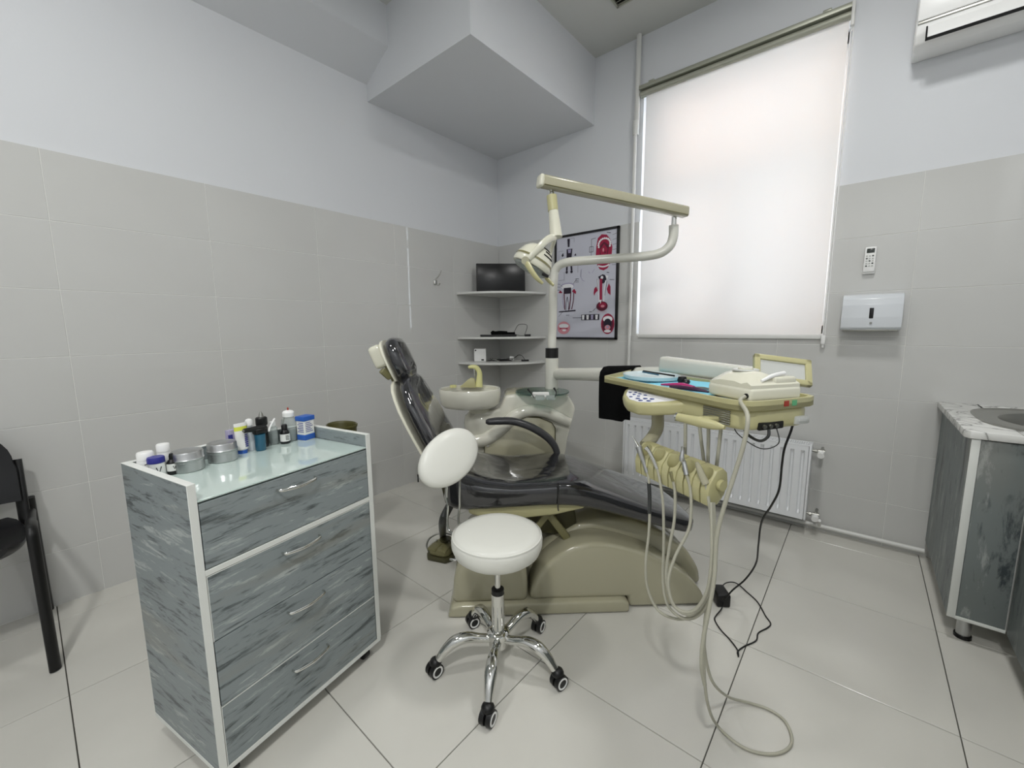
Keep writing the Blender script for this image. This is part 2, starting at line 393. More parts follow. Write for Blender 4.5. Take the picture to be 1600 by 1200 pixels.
m = MB(); m.box((RX0+.012, -.062, RZ0+.002), (RX1-.012, -.05, RZ1-.01), .003); m.build('rear_panel', 'radiator_white', rd, world=True)
for x in (RX0, RX1-.012):
    m = MB(); m.box((x, -.153, RZ0-.002), (x+.012, -.048, RZ1), .003); m.build('side_panel', 'radiator_white', rd, world=True)
m = MB(); m.box((RX0+.01, -.153, RZ1-.006), (RX1-.01, -.137, RZ1), .001).box((RX0+.01, -.064, RZ1-.006), (RX1-.01, -.048, RZ1), .001)
for i in range(100):
    x = RX0+.015+i*(RX1-RX0-.03)/100; m.box((x, -.138, RZ1-.005), (x+.0055, -.063, RZ1-.001))
for yy in (-.113, -.088): m.box((RX0+.01, yy-.003, RZ1-.005), (RX1-.01, yy+.003, RZ1-.0008))
m.build('top_grille', 'radiator_white', rd, world=True)
m = MB(); m.box((RX0+.02, -.12, RZ0+.01), (RX1-.02, -.07, RZ1-.03)); m.build('inner_shade_block', 'dark_gap', rd, world=True)  # solid dark block, its colour stands for the shade below the grille slots
for z in (.535, .135):
    m = MB(); m.mi = 0; m.tube([(RX1-.004, -.10, z), (RX1+.03, -.10, z)], .008, 12); m.tube([(RX1+.012, -.10, z), (RX1+.022, -.10, z)], .013, 6)
    m.tube([(RX1+.03, -.10, z), (RX1+.062, -.10, z)], .015, 14); m.tube([(RX1+.045, -.10, z), (RX1+.045, -.04, z), (RX1+.045, -.002, z)], .008, 10)
    m.mi = 1; m.tube([(RX1+.045, -.10, z-.006), (RX1+.045, -.140, z-.016)], .018, 16)
    m.build('valve', ['steel', 'white_plastic'], rd, world=True)

# ------------------------------------------------------------ wall fittings
pt = thing('poster', 'black framed dental anatomy poster on the back wall', 'poster', (.985, -.012, 1.186))
PX0, PX1, PZ0, PZ1 = .680, 1.289, 1.188, 2.078
m = MB(); fw = .018
m.box((PX0, -.024, PZ0), (PX1, -.001, PZ0+fw), .002).box((PX0, -.024, PZ1-fw), (PX1, -.001, PZ1), .002).box((PX0, -.024, PZ0), (PX0+fw, -.001, PZ1), .002).box((PX1-fw, -.024, PZ0), (PX1, -.001, PZ1), .002)
m.build('frame', 'frame_black', pt, world=True)
m = MB(); m.box((PX0+.01, -.014, PZ0+.01), (PX1-.01, -.004, PZ1-.01)); m.build('paper', 'paper', pt, world=True)
pm = MB(); LEV = [0]
def PU(u, v): return (PX0+fw+u*(PX1-PX0-2*fw), PZ0+fw+(1-v)*(PZ1-PZ0-2*fw))      # u right, v down, 0..1
def pf(mi, pts, rot=0):
    LEV[0] += 1; y = -.0145-.00002*LEV[0]; pm.mi = mi; pm.poly([(*(lambda p: (p[0], y, p[1]))(PU(u, v)),) for u, v in pts])
def pe(mi, u, v, ru, rv, n=22, a0=0, a1=360):
    pf(mi, [(u+ru*math.cos(R(a0+(a1-a0)*k/n)), v-rv*math.sin(R(a0+(a1-a0)*k/n))) for k in range(n+(a1-a0 < 360))])
def pl(mi, pts, w=.006):
    for (u0, v0), (u1, v1) in zip(pts[:-1], pts[1:]):
        du, dv = (u1-u0)*.573, (v1-v0)*.854; l = math.hypot(du, dv) or 1; nu, nv = -dv/l*w/2/.573*.573, du/l*w/2/.854*.573
        pf(mi, [(u0+nu, v0+nv), (u1+nu, v1+nv), (u1-nu, v1-nv), (u0-nu, v0-nv)])
# 0 red 1 pink 2 dark 3 maroon 4 white 5 lilac
# upper right: wide open mouth
pf(0, [(.70, .06), (.76, .03), (.84, .04), (.90, .09), (.93, .16), (.92, .24), (.90, .31), (.86, .35), (.80, .365), (.74, .35), (.70, .31), (.67, .24), (.68, .13)])
for k in range(13):
    t = R(200-k*18.5); uu, vv = .805+.092*math.cos(t), .125-.055*math.sin(t); pe(4, uu, vv, .016, .010, 8)
pf(3, [(.73, .14), (.80, .10), (.88, .14), (.86, .22), (.80, .25), (.74, .22)]); pf(0, [(.74, .17), (.80, .12), (.86, .17), (.84, .24), (.76, .24)])
pe(1, .79, .175, .012, .018, 10); pe(3, .82, .20, .012, .01, 10)
for k in range(10): pe(4, .72+.018*k, .318+.012*math.sin(k*.35), .010, .009, 8)
pl(2, [(.60, .06), (.60, .24), (.68, .24)]); pl(2, [(.60, .06), (.67, .055)]); pl(2, [(.57, .13), (.63, .13), (.63, .18), (.57, .18), (.57, .13)])
for k in range(7): pl(2, [(.93, .05+.045*k), (.99, .04+.047*k)], .004)
pl(2, [(.84, .02), (.90, .03)], .008); pl(2, [(.85, .385), (.89, .39)], .008)
# upper left: tooth section seen from the front
pf(2, [(.19, .02), (.235, .02), (.23, .10), (.20, .10)]); pf(2, [(.18, .12), (.28, .12), (.27, .20), (.28, .25), (.17, .25), (.18, .19)]); pf(5, [(.20, .125), (.26, .125), (.25, .16), (.21, .16)])
pf(2, [(.175, .25), (.205, .25), (.20, .33), (.17, .33)]); pf(2, [(.245, .25), (.275, .25), (.285, .33), (.255, .33)]); pe(2, .185, .345, .022, .015, 10); pe(2, .27, .345, .022, .015, 10)
pf(2, [(.09, .17), (.12, .15), (.13, .18), (.10, .19)]); pf(2, [(.31, .19), (.34, .17), (.35, .195)])
pl(2, [(.04, .24), (.04, .13), (.12, .13)], .003); pl(2, [(.14, .34), (.14, .42), (.04, .42)], .003); pl(2, [(.32, .22), (.38, .22), (.38, .36)], .003); pl(2, [(.25, .02), (.31, .02), (.31, .06)], .003)
# middle: small sketch
pl(5, [(.44, .33), (.43, .40), (.46, .44), (.50, .45)], .007); pl(5, [(.56, .36), (.58, .38)], .008); pl(5, [(.62, .38), (.66, .34)], .006); pl(2, [(.435, .34), (.43, .41)], .004)
# middle left: molar cut open
pe(5, .20, .485, .12, .035, 20); pe(4, .20, .49, .11, .028, 20)
pf(2, [(.135, .50), (.265, .50), (.27, .56), (.135, .56)])
for x0, x1, x2 in ((.14, .15, .155), (.26, .255, .235)): pl(3, [(x0, .55), (x1, .63), (x2, .72)], .016)
pl(2, [(.20, .59), (.18, .65), (.175, .73)], .008); pl(2, [(.20, .59), (.22, .65), (.225, .73)], .008); pl(3, [(.315, .55), (.31, .63), (.28, .72)], .014); pl(5, [(.11, .56), (.12, .64), (.14, .70)], .010)
pf(0, [(.04, .545), (.07, .52), (.11, .545), (.10, .55)]); pf(0, [(.28, .54), (.32, .515), (.355, .545), (.35, .57), (.32, .555)])
pf(2, [(.05, .735), (.35, .725), (.35, .738), (.05, .745)]); pl(2, [(.12, .74), (.04, .79)], .004); pl(2, [(.18, .775), (.24, .775)], .006)
for k in range(3): pl(2, [(.02, .455+.03*k), (.07, .46+.03*k)], .005); pl(2, [(.34, .42+.016*k), (.40, .42+.016*k)], .005)
pl(2, [(.30, .47), (.36, .42)], .005); pl(2, [(.08, .47), (.12, .49)], .004)
# middle right: tooth with red gum
pf(2, [(.72, .42), (.79, .40), (.86, .42), (.84, .47), (.80, .49), (.76, .47)]); pe(4, .78, .43, .022, .016, 10); pf(4, [(.83, .41), (.88, .42), (.86, .46)])
pf(0, [(.745, .44), (.785, .44), (.79, .66), (.75, .66)]); pl(4, [(.71, .45), (.73, .56), (.745, .66)], .012); pl(4, [(.84, .46), (.82, .56), (.815, .66)], .016); pl(2, [(.70, .44), (.72, .54)], .004); pl(2, [(.86, .47), (.83, .60)], .005)
pf(0, [(.65, .57), (.66, .53), (.69, .51), (.72, .55), (.68, .57), (.66, .60)]); pf(0, [(.86, .54), (.89, .49), (.915, .52), (.92, .60), (.88, .58)])
pe(3, .79, .70, .09, .045, 20); pe(0, .795, .69, .06, .028, 16); pe(1, .80, .70, .03, .012, 12); pf(4, [(.745, .64), (.765, .68), (.785, .64)])
for k in range(8): pl(1, [(.72+.02*k, .745), (.715+.021*k, .765)], .003)
pl(2, [(.70, .71), (.64, .745)], .004); pl(2, [(.58, .75), (.63, .75)], .006); pl(2, [(.90, .455), (.97, .46)], .006)
# row of four small tooth pictures
pl(2, [(.30, .805), (.45, .805)], .006); pf(2, [(.45, .775), (.75, .775), (.75, .83), (.45, .83)])
for k in range(4): pf(4 if k != 2 else 5, [(.462+.074*k, .78), (.505+.074*k, .78), (.50+.074*k, .825), (.467+.074*k, .825)])
# lower left pale mouth, lower right open mouth
pe(1, .14, .905, .115, .065); pe(4, .14, .885, .09, .022, 16); pe(0, .14, .915, .08, .012, 16); pe(1, .14, .93, .07, .02, 16); pe(4, .15, .93, .035, .010, 12)
pe(0, .885, .87, .105, .098); pe(3, .885, .875, .085, .08); pe(4, .885, .825, .075, .030, 18); pe(2, .885, .865, .06, .045, 18); pe(1, .885, .905, .045, .025, 14); pe(4, .885, .94, .055, .014, 16); pe(5, .885, .90, .02, .012, 10)
pm.build('printed_drawing', ['print_red', 'print_pink', 'print_dark', 'print_maroon', 'print_white', 'print_lilac'], pt, world=True)

hk = thing('coat_hook', 'small chrome double coat hook on the left tiled wall', 'hook', (0, -.812, 1.69))
m = MB(); m.box((.0005, -.835, 1.655), (.008, -.795, 1.70), .004); m.build('back_plate', 'chrome', hk, world=True)
m = MB(); m.tube([(.006, -.818, 1.668), (.010, -.817, 1.70), (.035, -.812, 1.72), (.06, -.806, 1.75), (.066, -.804, 1.772)], [.006, .006, .0055, .005, .006], 10, 4); m.build('upper_hook', 'chrome', hk, world=True)
m = MB(); m.tube([(.006, -.818, 1.67), (.02, -.816, 1.655), (.045, -.812, 1.652), (.058, -.810, 1.668)], [.005, .005, .005, .007], 10, 4); m.build('lower_hook', 'chrome', hk, world=True)

ds = thing('paper_towel_dispenser', 'white wall paper towel dispenser with a black sight slot', 'dispenser', (2.84, -.05, 1.257))
prof = [(.001, 1.268), (-.098, 1.262), (-.110, 1.275), (-.112, 1.33), (-.108, 1.40), (-.098, 1.435), (-.075, 1.455), (-.04, 1.462), (.001, 1.463)]
m = MB(); YZ = Matrix(((0, 0, 1, 0), (1, 0, 0, 0), (0, 1, 0, 0), (0, 0, 0, 1)))
m.prism(prof, Matrix.Translation((2.712, 0, 0)) @ YZ, .256, .004); m.build('cover', 'grey_white_plastic', ds, world=True)
m = MB(); m.box((2.722, -.1, 1.254), (2.958, -.002, 1.268), .003); m.build('base_tray', 'steel', ds, world=True)
m = MB(); m.box((2.832, -.1145, 1.325), (2.850, -.108, 1.383), .008, 4); m.build('sight_slot', 'black_gloss', ds, world=True)
m = MB(); m.tube([(2.842, -.108, 1.300), (2.842, -.1155, 1.300)], .006, 12); m.build('lock', 'steel', ds, world=True)

rm = thing('remote_control', 'white air conditioner remote in its wall holder', 'remote control', (2.815, -.01, 1.58))
m = MB(); m.box((2.783, -.018, 1.575), (2.838, -.0005, 1.64), .005); m.build('holder', 'white_plastic', rm, world=True)
m = MB(); m.box((2.785, -.030, 1.585), (2.836, -.010, 1.722), .006); m.build('body', 'white_plastic', rm, world=True)
m = MB(); m.box((2.794, -.0315, 1.688), (2.828, -.0290, 1.712), .001); m.build('display', 'lcd', rm, world=True)
for r_ in range(5):
    for c_ in range(3):
        m = MB(); m.box((2.793+c_*.0128, -.0325, 1.614+r_*.0135), (2.801+c_*.0128, -.0290, 1.621+r_*.0135), .001); m.build('button', 'screen_grey' if (r_+c_) % 3 else 'lcd', rm, world=True)

ac = thing('air_conditioner', 'white wall mounted air conditioner at the top right', 'air conditioner', (3.3, -.1, 2.63))
prof = [(.006, 2.632), (-.12, 2.625), (-.16, 2.640), (-.185, 2.675), (-.192, 2.735), (-.192, 2.90), (-.17, 2.915), (.006, 2.915)]
m = MB(); m.prism(prof, Matrix.Translation((2.893, 0, 0)) @ YZ, .82, .008, 3); m.build('body', 'white_plastic', ac, world=True)
m = MB(); m.box((2.895, -.2005, 2.728), (3.711, -.185, 2.912), .006); m.build('front_panel', 'white_plastic', ac, world=True)
m = MB(); m.box((2.898, -.1955, 2.716), (3.708, -.18, 2.7275), .001); m.build('panel_gap', 'steel', ac, world=True)
m = MB(); sl = Matrix.Translation((0, -.186, 2.666)) @ Matrix.Rotation(R(-22), 4, 'X')
m.box((2.935, -.014, -.036), (3.70, .0, .034), .002, M=sl); m.build('louvre', 'white_plastic', ac, world=True)
m = MB(); m.box((2.931, -.0150, -.040), (3.704, -.001, -.0345), M=sl).box((2.929, -.0150, -.040), (2.9345, -.001, .036), M=sl); m.build('louvre_gap', 'black_gloss', ac, world=True)

vt = thing('ceiling_vent', 'grey slatted air vent in the ceiling', 'vent', (1.50, -.49, ZC-.01))
m = MB()
for a, b in (((1.405, -.60), (1.42, -.37)), ((1.61, -.60), (1.625, -.37)), ((1.405, -.385), (1.625, -.37)), ((1.405, -.60), (1.625, -.585))): m.box((a[0], a[1], ZC-.014), (b[0], b[1], ZC-.0005), .002)
m.build('frame', 'alu', vt, world=True)
m = MB(); m.box((1.415, -.595, ZC-.003), (1.615, -.38, ZC-.001)); m.build('backing', 'dark_gap', vt, world=True)
for k in range(8):
    m = MB(); m.box((1.416, -.009, -.0012), (1.614, .009, .0012), M=Matrix.Translation((0, -.395-k*.0245, ZC-.010)) @ Matrix.Rotation(R(35), 4, 'X')); m.build('slat', 'alu', vt, world=True)

# ------------------------------------------------------------ corner shelves
first = None
for z, lab in ((1.608, 'top corner shelf, holding the black monitor'), (1.212, 'middle corner shelf, holding black equipment'), (.984, 'lowest corner shelf, holding the small white box')):
    if first is None:
        m = MB(); m.prism([(.001, -.001)]+[(.575*math.sin(R(t)), -.575*math.cos(R(t))) for t in range(0, 91, 5)][::1], Matrix.Identity(4), .018, .0015, 1)
        first = m.build('corner_shelf', 'white_paint'); o = first
        for v in first.data.vertices: v.co.x = max(v.co.x, .001); v.co.y = min(v.co.y, -.001)
    else: o = first.copy(); COL.objects.link(o)
    o.location = (0, 0, z-.018); tag(o, 'white quarter-round '+lab, 'shelf', 'corner shelves')
mo = thing('monitor', 'small black monitor leaning on the top corner shelf', 'monitor', (.25, -.255, 1.609), R(45))
m = MB(); tl_ = Matrix.Rotation(R(-4), 4, 'X')
m.box((-.222, -.016, .004), (.222, .016, .262), .006, M=tl_); m.build('casing', 'black_plastic', mo)
m = MB(); m.box((-.206, -.0175, .030), (.206, -.0158, .248), .0005, M=tl_); m.build('screen', 'black_gloss', mo)
m = MB()   # the small maker's mark on the bezel
for pts in ([(-.012, .021), (-.012, .010), (-.005, .010)], [(.010, .019), (.005, .021), (.001, .0155), (.005, .010), (.010, .012), (.010, .0155), (.006, .0155)]):
    m.tube([(x, -.0175, z) for x, z in pts], .0012, 6)
for v in m.bm.verts: v.co = tl_ @ v.co
m.build('emblem', 'steel', mo)
eq = thing('equipment_case', 'flat black equipment with a looped cable on the middle shelf', 'equipment', (.27, -.27, 1.213), R(45))
m = MB(); m.box((-.20, -.07, 0), (.13, .06, .018), .006); m.build('flat_case', 'black_plastic', eq)
m = MB(); m.box((-.10, -.03, .0175), (.12, .05, .038), .006); m.tube([(-.10, -.02, .03), (-.085, -.02, .046), (-.06, -.01, .040), (-.02, .0, .044), (.05, .01, .040)], .008, 8, 4); m.build('top_unit', 'black_fabric', eq)
m = MB(); m.tube([(.12, 0, .02), (.15, -.03, .010), (.19, -.05, .005), (.205, -.03, .012), (.225, .0, .05), (.235, .02, .10), (.19, .04, .112), (.15, .03, .10), (.12, .01, .05), (.105, 0, .03)], .0022, 8, 5); m.build('cable', 'black_plastic', eq)
m = MB(); m.box((.20, -.10, .0003), (.255, -.07, .020), .004); m.build('plug', 'black_plastic', eq)
wbx = thing('desktop_camera', 'small white box device on the lowest corner shelf', 'device', (.115, -.40, .985), R(38))
m = MB(); m.box((-.055, -.03, 0), (.055, .03, .118), .006); m.build('case', 'white_plastic', wbx)
m = MB(); m.tube([(-.04, -.0295, .103), (-.04, -.032, .103)], .007, 14); m.build('lens', 'black_gloss', wbx)
m = MB(); m.box((.012, -.0312, .010), (.036, -.0295, .022), .001); m.build('socket', 'black_plastic', wbx)
cb = thing('cable_coil', 'coiled black cable with plug on the lowest corner shelf', 'cable', (.33, -.27, .985), R(45))
m = MB(); pts = []
for k in range(40):
    t = k*.42; rad = .05+.012*math.sin(k*.7); pts.append((rad*1.25*math.cos(t)-.02, rad*.6*math.sin(t), .004+.0004*k))
pts += [(.06, .0, .03), (.10, .02, .055), (.14, .02, .05), (.165, .0, .015)]
m.tube(pts, .0028, 6, 2); m.build('cord', 'black_plastic', cb)
m = MB(); m.box((.13, -.02, .0003), (.20, .005, .016), .004); m.build('plug', 'black_plastic', cb)
m = MB(); m.box((.02, .01, .012), (.06, .014, .050), .001, M=Matrix.Rotation(R(8), 4, 'Y')); m.build('paper_tag', 'label_white', cb)
gl = thing('eyeglasses', 'thin dark folded glasses on the lowest corner shelf', 'glasses', (.205, -.345, .985), R(40))
m = MB(); m.tube([(-.05, -.02, .004), (.0, -.015, .012), (.05, -.02, .004)], .0022, 6, 3).tube([(-.05, -.02, .004), (.02, .02, .006)], .002, 6).tube([(.0, -.015, .012), (-.012, -.01, .032)], .002, 6).tube([(.0, -.015, .012), (.012, -.012, .030)], .002, 6).tube([(.05, -.02, .004), (-.03, .025, .006)], .002, 6)
m.build('spectacle_frame', 'black_plastic', gl)

# ------------------------------------------------------------ sink corner
sk = thing('sink_cabinet', 'grey wood-look corner cabinet with a white edge under the sink', 'cabinet', (3.55, -.4, 0))
m = MB(); m.box((3.172, -.80, .10), (3.190, -.010, .848)); m.build('side_panel', 'laminate_upright', sk, world=True)
m = MB(); m.box((3.171, -.803, .10), (3.196, -.7985, .848), .001); m.build('edge_strip', 'white_edge', sk, world=True)
m = MB(); m.box((3.19, -.785, .10), (XR-.012, -.775, .848)).box((3.19, -.78, .10), (XR-.012, -.012, .118)).box((3.35, -3.0, .10), (XR-.012, -.80, .118)).box((3.35, -3.0, .118), (3.36, -.80, .848)); m.build('carcass', 'white_edge', sk, world=True)
m = MB(); m.box((3.197, -.800, .112), (3.328, -.785, .846), .001); m.build('corner_panel', 'laminate_upright', sk, world=True)
m = MB(); m.box((3.194, -.803, .098), (3.33, -.783, .111), .001); m.build('bottom_edge', 'white_edge', sk, world=True)
for k in range(3):
    y1 = -.806-k*.6; m = MB(); m.box((3.332, y1-.596, .10), (3.349, y1, .846), .001); m.build('door', 'laminate_upright', sk, world=True)
first = None
for x, y in ((3.232, -.745), (3.40, -1.4), (3.40, -2.6), (3.232, -.08)):
    m = MB(); m.mi = 0; m.lathe([(0, .012), (.022, .012), (.022, .10), (0, .10)], (x, y, 0), 20); m.mi = 1; m.lathe([(0, .0), (.027, 0), (.027, .014), (0, .016)], (x, y, 0), 20)
    m.build('leg', ['brushed', 'black_plastic'], sk, world=True)
ct = thing('worktop', 'white marbled worktop with a chipped edge over the grey corner cabinet', 'worktop', (3.55, -.4, .85))
HX, HY, HR = 3.56, -.42, .30
outer = [(3.150, -.001), (3.150, -.79), (3.165, -.812), (3.318, -.812), (3.318, -3.0), (XR-.001, -3.0), (XR-.001, -.001)]
b2 = bmesh.new(); NS = 56
def ray_out(a):
    d = (math.cos(a), math.sin(a)); best = 9
    for i in range(len(outer)):
        (x0, y0), (x1, y1) = outer[i], outer[(i+1) % len(outer)]; ex, ey = x1-x0, y1-y0; den = d[0]*ey-d[1]*ex
        if abs(den) < 1e-9: continue
        t = ((x0-HX)*ey-(y0-HY)*ex)/den; s_ = ((x0-HX)*d[1]-(y0-HY)*d[0])/den
        if t > 0 and -1e-6 <= s_ <= 1+1e-6: best = min(best, t)
    return best
m = MB(); m.prism([(3.150, -.001), (3.150, -.79), (3.165, -.812), (3.30, -.812), (3.30, -.001)], Matrix.Translation((0, 0, .85)), .030, .004)
m.prism([(3.30, -.70), (3.30, -.812), (3.318, -.812), (3.318, -3.0), (XR-.001, -3.0), (XR-.001, -.70)], Matrix.Translation((0, 0, .85)), .030, .0)
m.box((3.29, -.16, .85), (XR-.001, -.001, .88)); m.build('slab', 'marble', ct, world=True)
sn = thing('sink', 'round inset steel sink in the marbled worktop', 'sink', (HX, HY, .88))
m = MB(); m.rings([[(HX+rx*math.copysign(abs(math.cos(t))**.62, math.cos(t)), HY+ry*math.copysign(abs(math.sin(t))**.62, math.sin(t)), z) for t in [2*PI*k/48 for k in range(48)]] for rx, ry, z in ((.30, .30, .876), (.335, .325, .879), (.335, .325, .884), (.325, .315, .887), (.315, .305, .883), (.29, .28, .881))], cap=False)
m.build('rim_plate', 'steel', sn, world=True)
rr = []
for f, rad, z in ((.55, .315, .8815), (.2, .27, .8825), (0, .262, .880), (0, .25, .86), (0, .24, .78), (0, .20, .735), (0, .05, .73)):
    e_ = .62+(.38)*(1-f)
    rr.append([(HX+rad*math.copysign(abs(math.cos(t))**e_, math.cos(t)), HY+rad*math.copysign(abs(math.sin(t))**e_, math.sin(t)), z) for t in [2*PI*k/48 for k in range(48)]])
m = MB(); m.rings(rr[:2]+rr[2:], cap=False); m.build('bowl', 'steel', sn, world=True)
m = MB(); m.lathe([(0, .728), (.05, .728), (.052, .733), (.03, .734), (0, .731)], (HX, HY, 0), 24); m.build('drain', 'chrome', sn, world=True)

# ------------------------------------------------------------ visitor chair at the left edge
vc = thing('visitor_chair', 'black visitor chair at the left edge of the photo', 'chair', (.32, -3.43, 0))
def leg(pts, nm='leg'):
    m = MB(); m.tube(pts, .019, 14, 5, flat=.75); m.build(nm, 'black_plastic', vc, world=True)
for y in (-3.19, -3.67):
    leg([(.55, y, .003), (.535, y, .30), (.525, y, .50), (.51, y, .552), (.47, y, .562), (.40, y, .556)])
    leg([(.02, y, .003), (.06, y, .25), (.10, y, .45), (.12, y, .58)])
    m = MB(); m.tube([(.40, y, .556), (.26, y, .54), (.13, y, .52)], .014, 12, 3); m.build('side_rail', 'black_plastic', vc, world=True)
    m = MB(); m.tube([(.16, y-.02 if y > -3.4 else y+.02, .46), (.13, y-.02 if y > -3.4 else y+.02, .62), (.10, y-.02 if y > -3.4 else y+.02, .75)], .014, 12, 3, flat=1.6); m.build('back_support', 'black_plastic', vc, world=True)
rr = []
for k in range(13):
    t = k/12; x = .13+.37*t; e = 1-abs(2*t-1)**4; hw = .222*(.80+.2*e); zt = .505-.02*math.sin(PI*t)+.010*(t < .1); zb = .445+.02*(1-e)
    rr.append([(x, -3.43+hw*math.copysign(abs(math.cos(a))**.6, math.cos(a)), (zt+zb)/2+(zt-zb)/2*math.copysign(abs(math.sin(a))**.7, math.sin(a))+.04*abs(math.cos(a))**4*.5) for a in [2*PI*j/28 for j in range(28)]])
m = MB(); m.rings(rr); m.build('seat', 'black_leather', vc, world=True)
rr = []
for k in range(11):
    t = k/10; z = .585+.27*t; e = 1-abs(2*t-1)**3; hw = .215*(.78+.22*e) if t > .5 else .222; x0 = .135-.05*t
    rr.append([(x0+.02*math.sin(a)+.03*abs(math.cos(a))**3, -3.43+hw*math.copysign(abs(math.cos(a))**.5, math.cos(a)), z) for a in [2*PI*j/28 for j in range(28)]])
m = MB(); m.rings(rr); m.build('backrest', 'black_leather', vc, world=True)

# ------------------------------------------------------------ dental chair (local frame: x along the chair to the feet, y away from the camera)
CA = R(42.27); CO = (1.475, -2.02, 0)
XZ = Matrix(((1, 0, 0, 0), (0, 0, -1, 0), (0, 1, 0, 0), (0, 0, 0, 1)))   # polygon (x, z), depth runs to -y
def side(poly, y0, y1, mb, bev=.01, seg=3): return mb.prism(poly, Matrix.Translation((0, y1, 0)) @ XZ, y1-y0, bev, seg)
dc = thing('dental_chair', 'dental treatment chair with glossy dark grey upholstery and a cream base', 'dental chair', CO, CA)
# base
m = MB(); side([(0, .002), (.02, .05), (.06, .06), (.80, .06), (.826, .045), (.826, .002)], -.03, .42, m, .012); m.build('floor_plate', 'base_cream', dc)
m = MB(); side([(.02, .05), (.03, .18), (.06, .27), (.10, .31), (.30, .31), (.35, .27), (.365, .16), (.365, .05)], -.005, .40, m, .03, 4); m.build('rear_housing', 'base_cream', dc)
hump = [(.372, .055), (.378, .10), (.409, .175), (.46, .235), (.524, .285), (.58, .312), (.64, .325), (.72, .322), (.815, .298), (.90, .268), (.994, .222), (1.08, .165), (1.149, .105), (1.185, .05), (1.192, .004), (.83, .004), (.83, .055)]
m = MB(); side(hump, 0, .16, m, .022, 4); m.build('front_cover', 'base_cream', dc)
fin = [(.42, .02), (.44, .22), (.50, .27), (.62, .345), (.76, .365), (.90, .35), (1.05, .285), (1.17, .19), (1.235, .09), (1.25, .004)]
m = MB(); side(fin, .15, .44, m, .03, 4); m.build('rear_cover', 'base_cream', dc)
m = MB(); side([(.30, .30), (.56, .28), (.62, .33), (.60, .47), (.16, .47), (.18, .38)], .17, .40, m, .01); m.build('lift_shroud', 'dark_olive', dc)
m = MB(); m.obox((.56, .10, .30), (.44, .12, .46), .02, .035, .004).obox((.50, .10, .47), (.38, .12, .30), .02, .03, .004); m.build('lift_arm', 'olive_plastic', dc)
m = MB(); side([(.10, .455), (.16, .435), (.34, .425), (.50, .44), (.63, .468), (.63, .49), (.10, .49)], .05, .50, m, .012); m.build('seat_shell', 'cream_yellow', dc)
m = MB(); side([(.60, .476), (.78, .432), (1.06, .336), (1.07, .35), (.78, .45), (.60, .49)], .09, .48, m, .004); m.build('leg_rest_shell', 'cream_yellow', dc)
# seat and leg rest cushion
st = [(-.02, .61, .47, .12), (.0, .655, .463, .20), (.05, .652, .460, .232), (.10, .640, .462, .245), (.18, .618, .468, .25), (.30, .602, .476, .25), (.42, .606, .481, .25), (.52, .612, .480, .25), (.58, .606, .476, .25), (.64, .592, .468, .25), (.72, .564, .448, .25), (.82, .524, .418, .248), (.92, .484, .386, .243), (1.02, .446, .352, .235), (1.10, .414, .328, .222), (1.14, .397, .322, .20), (1.165, .38, .33, .165), (1.178, .362, .345, .10)]
rr = []; seg = 40
for a, zt, zb, hw in st:
    ring = []; hc = (zt+zb)/2; hh = (zt-zb)/2
    for k in range(seg):
        th = 2*PI*k/seg; cx, sn_ = math.cos(th), math.sin(th)
        u = math.copysign(abs(cx)**.42, cx); v = math.copysign(abs(sn_)**.42, sn_)
        dish = -.014*(1-(u*u))*(v > 0)*(a < .55)
        ring.append((a, .265+hw*u, hc+hh*v+dish))
    rr.append(ring)
m = MB(); m.rings(rr)
bmesh.ops.subdivide_edges(m.bm, edges=[e for e in m.bm.edges if e.calc_length() > .05], cuts=1, use_grid_fill=True)
m.build('seat_cushion', 'vinyl', dc, ang=70)
m = MB(); m.tube([(.50, .012, .607), (.502, .008, .58), (.50, .008, .50), (.503, .012, .478)], .003, 6, 3); m.build('seam', 'vinyl_black', dc)
# backrest
bs = []
for z, a, ht, hw in ((.60, .045, .030, .20), (.63, .030, .038, .235), (.68, .008, .040, .25), (.75, -.026, .040, .25), (.82, -.062, .038, .25), (.89, -.097, .036, .245), (.95, -.127, .034, .233), (1.0, -.150, .032, .21), (1.035, -.166, .030, .18), (1.058, -.177, .025, .135), (1.068, -.182, .012, .08)):
    bs.append((a-.012, z, .9, .43, ht, hw))
m = MB(); m.cushion(bs, .27, 36, 3.4); m.build('backrest', 'vinyl', dc, ang=70)
m = MB(); m.cushion([(a-.052, z-.02, .9, .43, .009, hw*.96) for a, z, _, __, ht, hw in bs], .27, 32, 6); m.build('backrest_shell', 'cream', dc)
m = MB(); side([(-.02, .45), (.10, .45), (.05, .60), (-.03, .78), (-.09, .77), (-.05, .60)], .17, .37, m, .01); m.build('back_bracket', 'dark_olive', dc)
# headrest
hs = []
for z, a, ht, hw in ((1.052, -.186, .014, .07), (1.062, -.188, .030, .105), (1.09, -.197, .037, .125), (1.13, -.213, .037, .13), (1.17, -.229, .036, .13), (1.205, -.243, .034, .122), (1.232, -.254, .028, .10), (1.245, -.259, .013, .06)):
    hs.append((a, z, .93, .37, ht, hw))
m = MB(); m.cushion(hs, .27, 32, 3.2); m.build('headrest', 'vinyl', dc, ang=70)
m = MB(); m.cushion([(a-.041, z-.012, .93, .37, .008, hw*.97) for a, z, _, __, ht, hw in hs], .27, 28, 5); m.build('headrest_plate', 'cream', dc)
m = MB(); m.box((-.045, -.05, -.055), (.02, .05, .055), .02, 4, Matrix.Translation((-.305, .25, 1.165)) @ Matrix.Rotation(R(-22), 4, 'Y')); m.build('headrest_mount', 'cream', dc)
m = MB(); m.obox((-.295, .25, 1.12), (-.215, .27, .93), .06, .012, .003); m.obox((-.30, .20, 1.10), (-.265, .22, 1.06), .03, .03, .006); m.build('headrest_bar', 'olive_plastic', dc)
